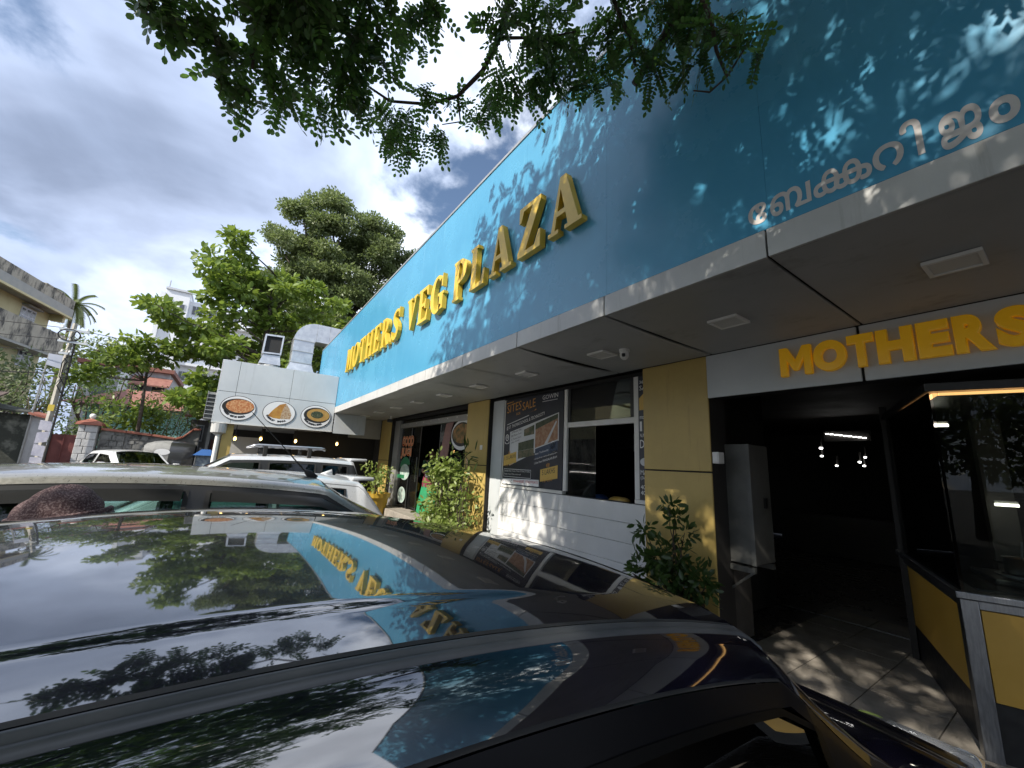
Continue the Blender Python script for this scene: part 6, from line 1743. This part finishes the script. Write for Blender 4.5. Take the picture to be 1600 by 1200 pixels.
# ================================================================== PEOPLE
def skin_mesh(name, verts, edges, radii, sub=2):
    me = bpy.data.meshes.new(name); me.from_pydata(verts, edges, []); me.update()
    o = bpy.data.objects.new(name, me); COL.objects.link(o)
    sk = o.modifiers.new('skin', 'SKIN'); sk.use_smooth_shade = True
    for v, r in zip(me.skin_vertices[0].data, radii):
        v.radius = (r, r) if not isinstance(r, tuple) else r
    me.skin_vertices[0].data[0].use_root = True
    ss = o.modifiers.new('sub', 'SUBSURF'); ss.levels = sub; ss.render_levels = sub
    bpy.context.view_layer.update()
    out = bpy.data.meshes.new_from_object(o.evaluated_get(bpy.context.evaluated_depsgraph_get()))
    bpy.data.objects.remove(o); bpy.data.meshes.remove(me)
    out.name = name
    return out
M['skin'] = mat('brown skin', (.24, .13, .08), .5, (.27, .15, .09), 20)
M['hair'] = mat('black hair', (.012, .009, .008), .45, (.02, .016, .014), 40)
M['sari_green'] = mat('green cloth', (.010, .20, .075), .75, (.014, .25, .095), 3, bump=.5, bscale=9, bstretch=(3, 3, .3))
M['blouse'] = mat('dark green blouse', (.010, .055, .022), .8)
M['maroon_cloth'] = mat('maroon cloth', (.15, .014, .032), .8, (.19, .022, .045), 4, bump=.5, bscale=12)
M['grey_cloth'] = mat('grey cloth', (.2, .2, .22), .8)

def figure(t, P, face_dir, gender_w=.17, top_m=None, skin=True):
    """P: joint positions in world coordinates"""
    names = ['pelvis', 'waist', 'chest', 'neck', 'head0', 'head1', 'head2', 'shl', 'ell', 'wrl', 'hdl', 'shr', 'elr', 'wrr', 'hdr', 'hipl', 'knl', 'anl', 'tol', 'hipr', 'knr', 'anr', 'tor']
    E_ = [('pelvis', 'waist'), ('waist', 'chest'), ('chest', 'neck'), ('neck', 'head0'), ('head0', 'head1'), ('head1', 'head2'),
          ('chest', 'shl'), ('shl', 'ell'), ('ell', 'wrl'), ('wrl', 'hdl'), ('chest', 'shr'), ('shr', 'elr'), ('elr', 'wrr'), ('wrr', 'hdr'),
          ('pelvis', 'hipl'), ('hipl', 'knl'), ('knl', 'anl'), ('anl', 'tol'), ('pelvis', 'hipr'), ('hipr', 'knr'), ('knr', 'anr'), ('anr', 'tor')]
    Rr = dict(pelvis=.145, waist=.115, chest=.135, neck=.05, head0=.066, head1=.088, head2=.062, shl=.062, ell=.040, wrl=.027, hdl=.032, shr=.062, elr=.040, wrr=.027, hdr=.032,
              hipl=.10, knl=.065, anl=.042, tol=.035, hipr=.10, knr=.065, anr=.042, tor=.035)
    idx = {n: i for i, n in enumerate(names)}
    me = skin_mesh('body', [P[n] for n in names], [(idx[a], idx[b]) for a, b in E_], [Rr[n] for n in names])
    body = link('body', me, M['skin'], t, smooth=True)
    # five fingers on each hand
    for hd, wr_ in (('hdl', 'wrl'), ('hdr', 'wrr')):
        h = Vector(P[hd]); d = (h - Vector(P[wr_])).normalized(); s_ = d.cross(Vector((0, 0, 1))).normalized(); dn = d.cross(s_)
        for k, ln in enumerate((.060, .072, .076, .070, .054)):
            if k == 0:
                pts = [h + s_ * .02 - d * .01, h + s_ * .045 + d * .015, h + s_ * .048 + d * .042]
            else:
                b0 = h + s_ * (.026 - .017 * k + .017)
                pts = [b0 + d * .015, b0 + d * (.02 + ln * .5) + dn * .004, b0 + d * (.02 + ln * .8) + dn * .028]
            f = MB().tube(pts, [.0095, .0085, .006], 7)
            f.build('finger', M['skin'], body, smooth=True)
    return body
# woman in the doorway
wm = thing('person', 'woman in dark green blouse and bright green skirt looking down in the glass doorway', 'person', (-9.95, 4.45, FE))
bx, by, bz_ = -9.95, 4.45, FE
fd = Vector((.75, -.65, 0)).normalized(); sd = Vector((fd.y, -fd.x, 0))   # facing, and her left-to-right axis
def W_(f, s, z): 
    v = Vector((bx, by, bz_ + z)) + fd * f + sd * s
    return (v.x, v.y, v.z)
P = dict(pelvis=W_(0, 0, .88), waist=W_(0, 0, 1.04), chest=W_(.0, 0, 1.22), neck=W_(.03, 0, 1.36), head0=W_(.07, 0, 1.42), head1=W_(.085, 0, 1.50), head2=W_(.07, 0, 1.575),
         shl=W_(0, -.17, 1.29), ell=W_(.0, -.24, 1.04), wrl=W_(.20, -.14, 1.0), hdl=W_(.27, -.08, 1.02), shr=W_(0, .17, 1.29), elr=W_(.03, .23, 1.04), wrr=W_(.22, .12, 1.02), hdr=W_(.28, .05, 1.03),
         hipl=W_(0, -.09, .82), knl=W_(.02, -.09, .46), anl=W_(0, -.09, .08), tol=W_(.12, -.10, .03), hipr=W_(0, .09, .82), knr=W_(.03, .09, .46), anr=W_(0, .09, .08), tor=W_(.12, .10, .03))
wb_ = figure(wm, P, fd)
# hair with a bun, face details
m = MB(); hc = Vector(W_(.055, 0, 1.515))
for i in range(9):
    pass
rows = []
for i in range(10):
    th_ = math.pi * i / 11
    rows.append([hc + fd * (-.018 + .097 * math.sin(th_) * math.cos(a) * (1 if math.cos(a) < .3 else .72)) + sd * (.088 * math.sin(th_) * math.sin(a)) + Vector((0, 0, .112 * math.cos(th_) * (1 if i < 6 else .9))) for a in np.linspace(0.95, 2 * math.pi - .95, 16)])
MB().grid(rows).build('hair', M['hair'], wm, smooth=True)
bn = MB().lathe(hc + fd * (-.13) + Vector((0, 0, -.03)), [(0, .05), (.035, .04), (.05, 0), (.035, -.04), (0, -.05)], 12); bn.build('hair_bun', M['hair'], wm, smooth=True)
for sg in (-1, 1):
    MB().lathe(hc + fd * .093 + sd * (.033 * sg) + Vector((0, 0, -.02)), [(0, .010), (.011, .005), (.013, 0), (.011, -.005), (0, -.010)], 8).build('eye', M['black'], wm, smooth=True)
    MB().lathe(hc + sd * (.092 * sg) + Vector((0, 0, -.03)), [(0, .03), (.014, .02), (.016, -.01), (0, -.028)], 8).build('ear', M['skin'], wm, smooth=True)
MB().add([hc + fd * .085 + Vector((0, 0, 0)), hc + fd * .09 + sd * .016 + Vector((0, 0, -.045)), hc + fd * .115 + Vector((0, 0, -.042)), hc + fd * .09 - sd * .016 + Vector((0, 0, -.045))], [(0, 1, 2), (0, 2, 3), (1, 3, 2)]).build('nose', M['skin'], wm)
MB().obox(hc + fd * .082 - sd * .022 + Vector((0, 0, -.072)), sd * .044, fd * .012, (0, 0, .011)).build('mouth', M['maroon_cloth'], wm)
def drape(name, mm, prof, folds=9, amp=.012, parent=wm, c=(0, 0), sq=.78):
    rows = []
    for (z, r, f) in prof:
        rows.append([Vector(W_(f + r * sq * math.cos(a) * (1 + amp / max(r, .05) * math.sin(folds * a)), r * math.sin(a) * (1 + amp / max(r, .05) * math.sin(folds * a + 1)), z)) for a in np.linspace(0, 2 * math.pi, 48)])
    return MB().grid(rows).build(name, mm, parent, smooth=True)
drape('skirt', M['sari_green'], [(.02, .30, .02), (.30, .27, .02), (.6, .22, .01), (.80, .19, 0), (.93, .165, 0)], 11, .018)
drape('blouse', M['blouse'], [(.95, .160, 0), (1.05, .150, 0), (1.18, .165, .0), (1.27, .165, 0), (1.33, .12, .01), (1.355, .075, .02)], 5, .004)
drape('waist_cloth', M['maroon_cloth'], [(.66, .215, .01), (.80, .215, .01), (.98, .185, .01), (1.05, .17, .015)], 7, .012)
for s0, a, b_ in ((-1, 'shl', 'ell'), (1, 'shr', 'elr')):
    p, q = Vector(P[a]), Vector(P[b_])
    MB().tube([p + Vector((0, 0, .03)), p.lerp(q, .35), p.lerp(q, .72)], [.075, .064, .058], 12, cap=False).build('sleeve', M['blouse'], wm, smooth=True)
hc_ = blob('folded_cloth', M['grey_cloth'], 'grey cloth held in the hands of the woman in the doorway', 'cloth', W_(.33, -.01, .98), (.07, .07, .09), 8)

# person in a headscarf between the cars
hs = thing('person', 'person with maroon patterned headscarf standing between the black car and grey sedan', 'person', (-2.5, -.50, GZ))
bx, by, bz_ = -2.5, -.50, GZ
fd = Vector((-.25, -.97, 0)).normalized(); sd = Vector((fd.y, -fd.x, 0))
P = dict(pelvis=W_(0, 0, .80), waist=W_(0, 0, .95), chest=W_(0, 0, 1.12), neck=W_(.02, 0, 1.26), head0=W_(.05, 0, 1.32), head1=W_(.07, 0, 1.40), head2=W_(.06, 0, 1.46),
         shl=W_(0, -.16, 1.18), ell=W_(-.02, -.22, .93), wrl=W_(.10, -.20, .75), hdl=W_(.13, -.19, .68), shr=W_(0, .16, 1.18), elr=W_(-.02, .22, .93), wrr=W_(.10, .20, .75), hdr=W_(.13, .19, .68),
         hipl=W_(0, -.09, .75), knl=W_(.02, -.09, .43), anl=W_(0, -.09, .08), tol=W_(.12, -.1, .03), hipr=W_(0, .09, .75), knr=W_(.02, .09, .43), anr=W_(0, .09, .08), tor=W_(.12, .1, .03))
figure(hs, P, fd)
drape('dress', mat('dark dress', (.05, .02, .03), .8, (.07, .03, .045), 5), [(.03, .28, .02), (.4, .24, .02), (.8, .19, 0), (1.0, .165, 0), (1.15, .19, 0), (1.24, .15, .0)], 9, .014, hs)
for a, b_, c_ in (('shl', 'ell', 'wrl'), ('shr', 'elr', 'wrr')):
    MB().tube([Vector(P[a]) + Vector((0, 0, .02)), Vector(P[b_]), Vector(P[c_])], [.078, .056, .046], 12, cap=False).build('sleeve', bpy.data.materials['dark dress'], hs, smooth=True)
M['scarf'] = mat('patterned maroon scarf', (.060, .028, .030), .85, (.19, .135, .130), 150, bump=.35, bscale=80, lo=.48, hi=.60, vdetail=2)
rows = []
cx, cy, cz = -2.5, -.515, GZ + 1.325
na = 72; nt_ = 34
for i in range(nt_ + 1):
    u = i / nt_
    th_ = u * 1.75
    row = []
    for a in np.linspace(0, 2 * math.pi, na + 1):
        r = math.sin(min(th_, 1.571)) * .152 + max(0, th_ - 1.571) * .26
        z = math.cos(min(th_, 1.571)) * .208 - max(0, th_ - 1.571) * .75
        # swept folds that run round the head
        ph = z * 38 + 2.2 * math.sin(a * 1.0 + .6) + 1.3 * math.cos(2 * a)
        fold = .008 * math.sin(ph) * math.sin(min(th_, 1.4)) + .004 * math.sin(ph * 2.3 + a)
        row.append((cx + (r * .92 + fold) * math.cos(a), cy + (r + fold) * math.sin(a) - .012 * (1 - u), cz + z + .3 * fold))
    rows.append(row)
MB().grid(rows).build('headscarf', M['scarf'], hs, smooth=True)
for k, (off, tilt) in enumerate(((.085, .05), (.045, .14), (.0, .24), (-.045, .30), (-.09, .34))):
    pts = []
    for a in np.linspace(-1.9, 1.9, 26):
        zz = off + tilt * .45 * math.sin(a)
        rr_ = .152 * math.sqrt(max(0.02, 1 - (max(0, zz) / .208) ** 2)) + .008
        pts.append((cx + rr_ * .92 * math.cos(a), cy + rr_ * math.sin(a) - .004, cz + zz))
    MB().tube(pts, [.003] + [.0115] * 24 + [.003], 6).build('scarf_fold', M['scarf'], hs, smooth=True)

# leaf lying on the bonnet of the dark car
me = leaves_at('fallen_leaf', np.array([[-.60, 1.98, -.795]]), np.array([[.75, .55, -.1]]), np.array([[0.05, .12, 1.0]]), np.array([.075]), np.array([.030]), OVAL)
o = link('fallen_leaf', me, mat('fallen leaf', (.16, .22, .05), .5, (.22, .26, .08), 60), None, org=(-.57, 2.0, -.8))
tag(o, 'small green leaf fallen on the bonnet of the black hatchback', 'leaf')
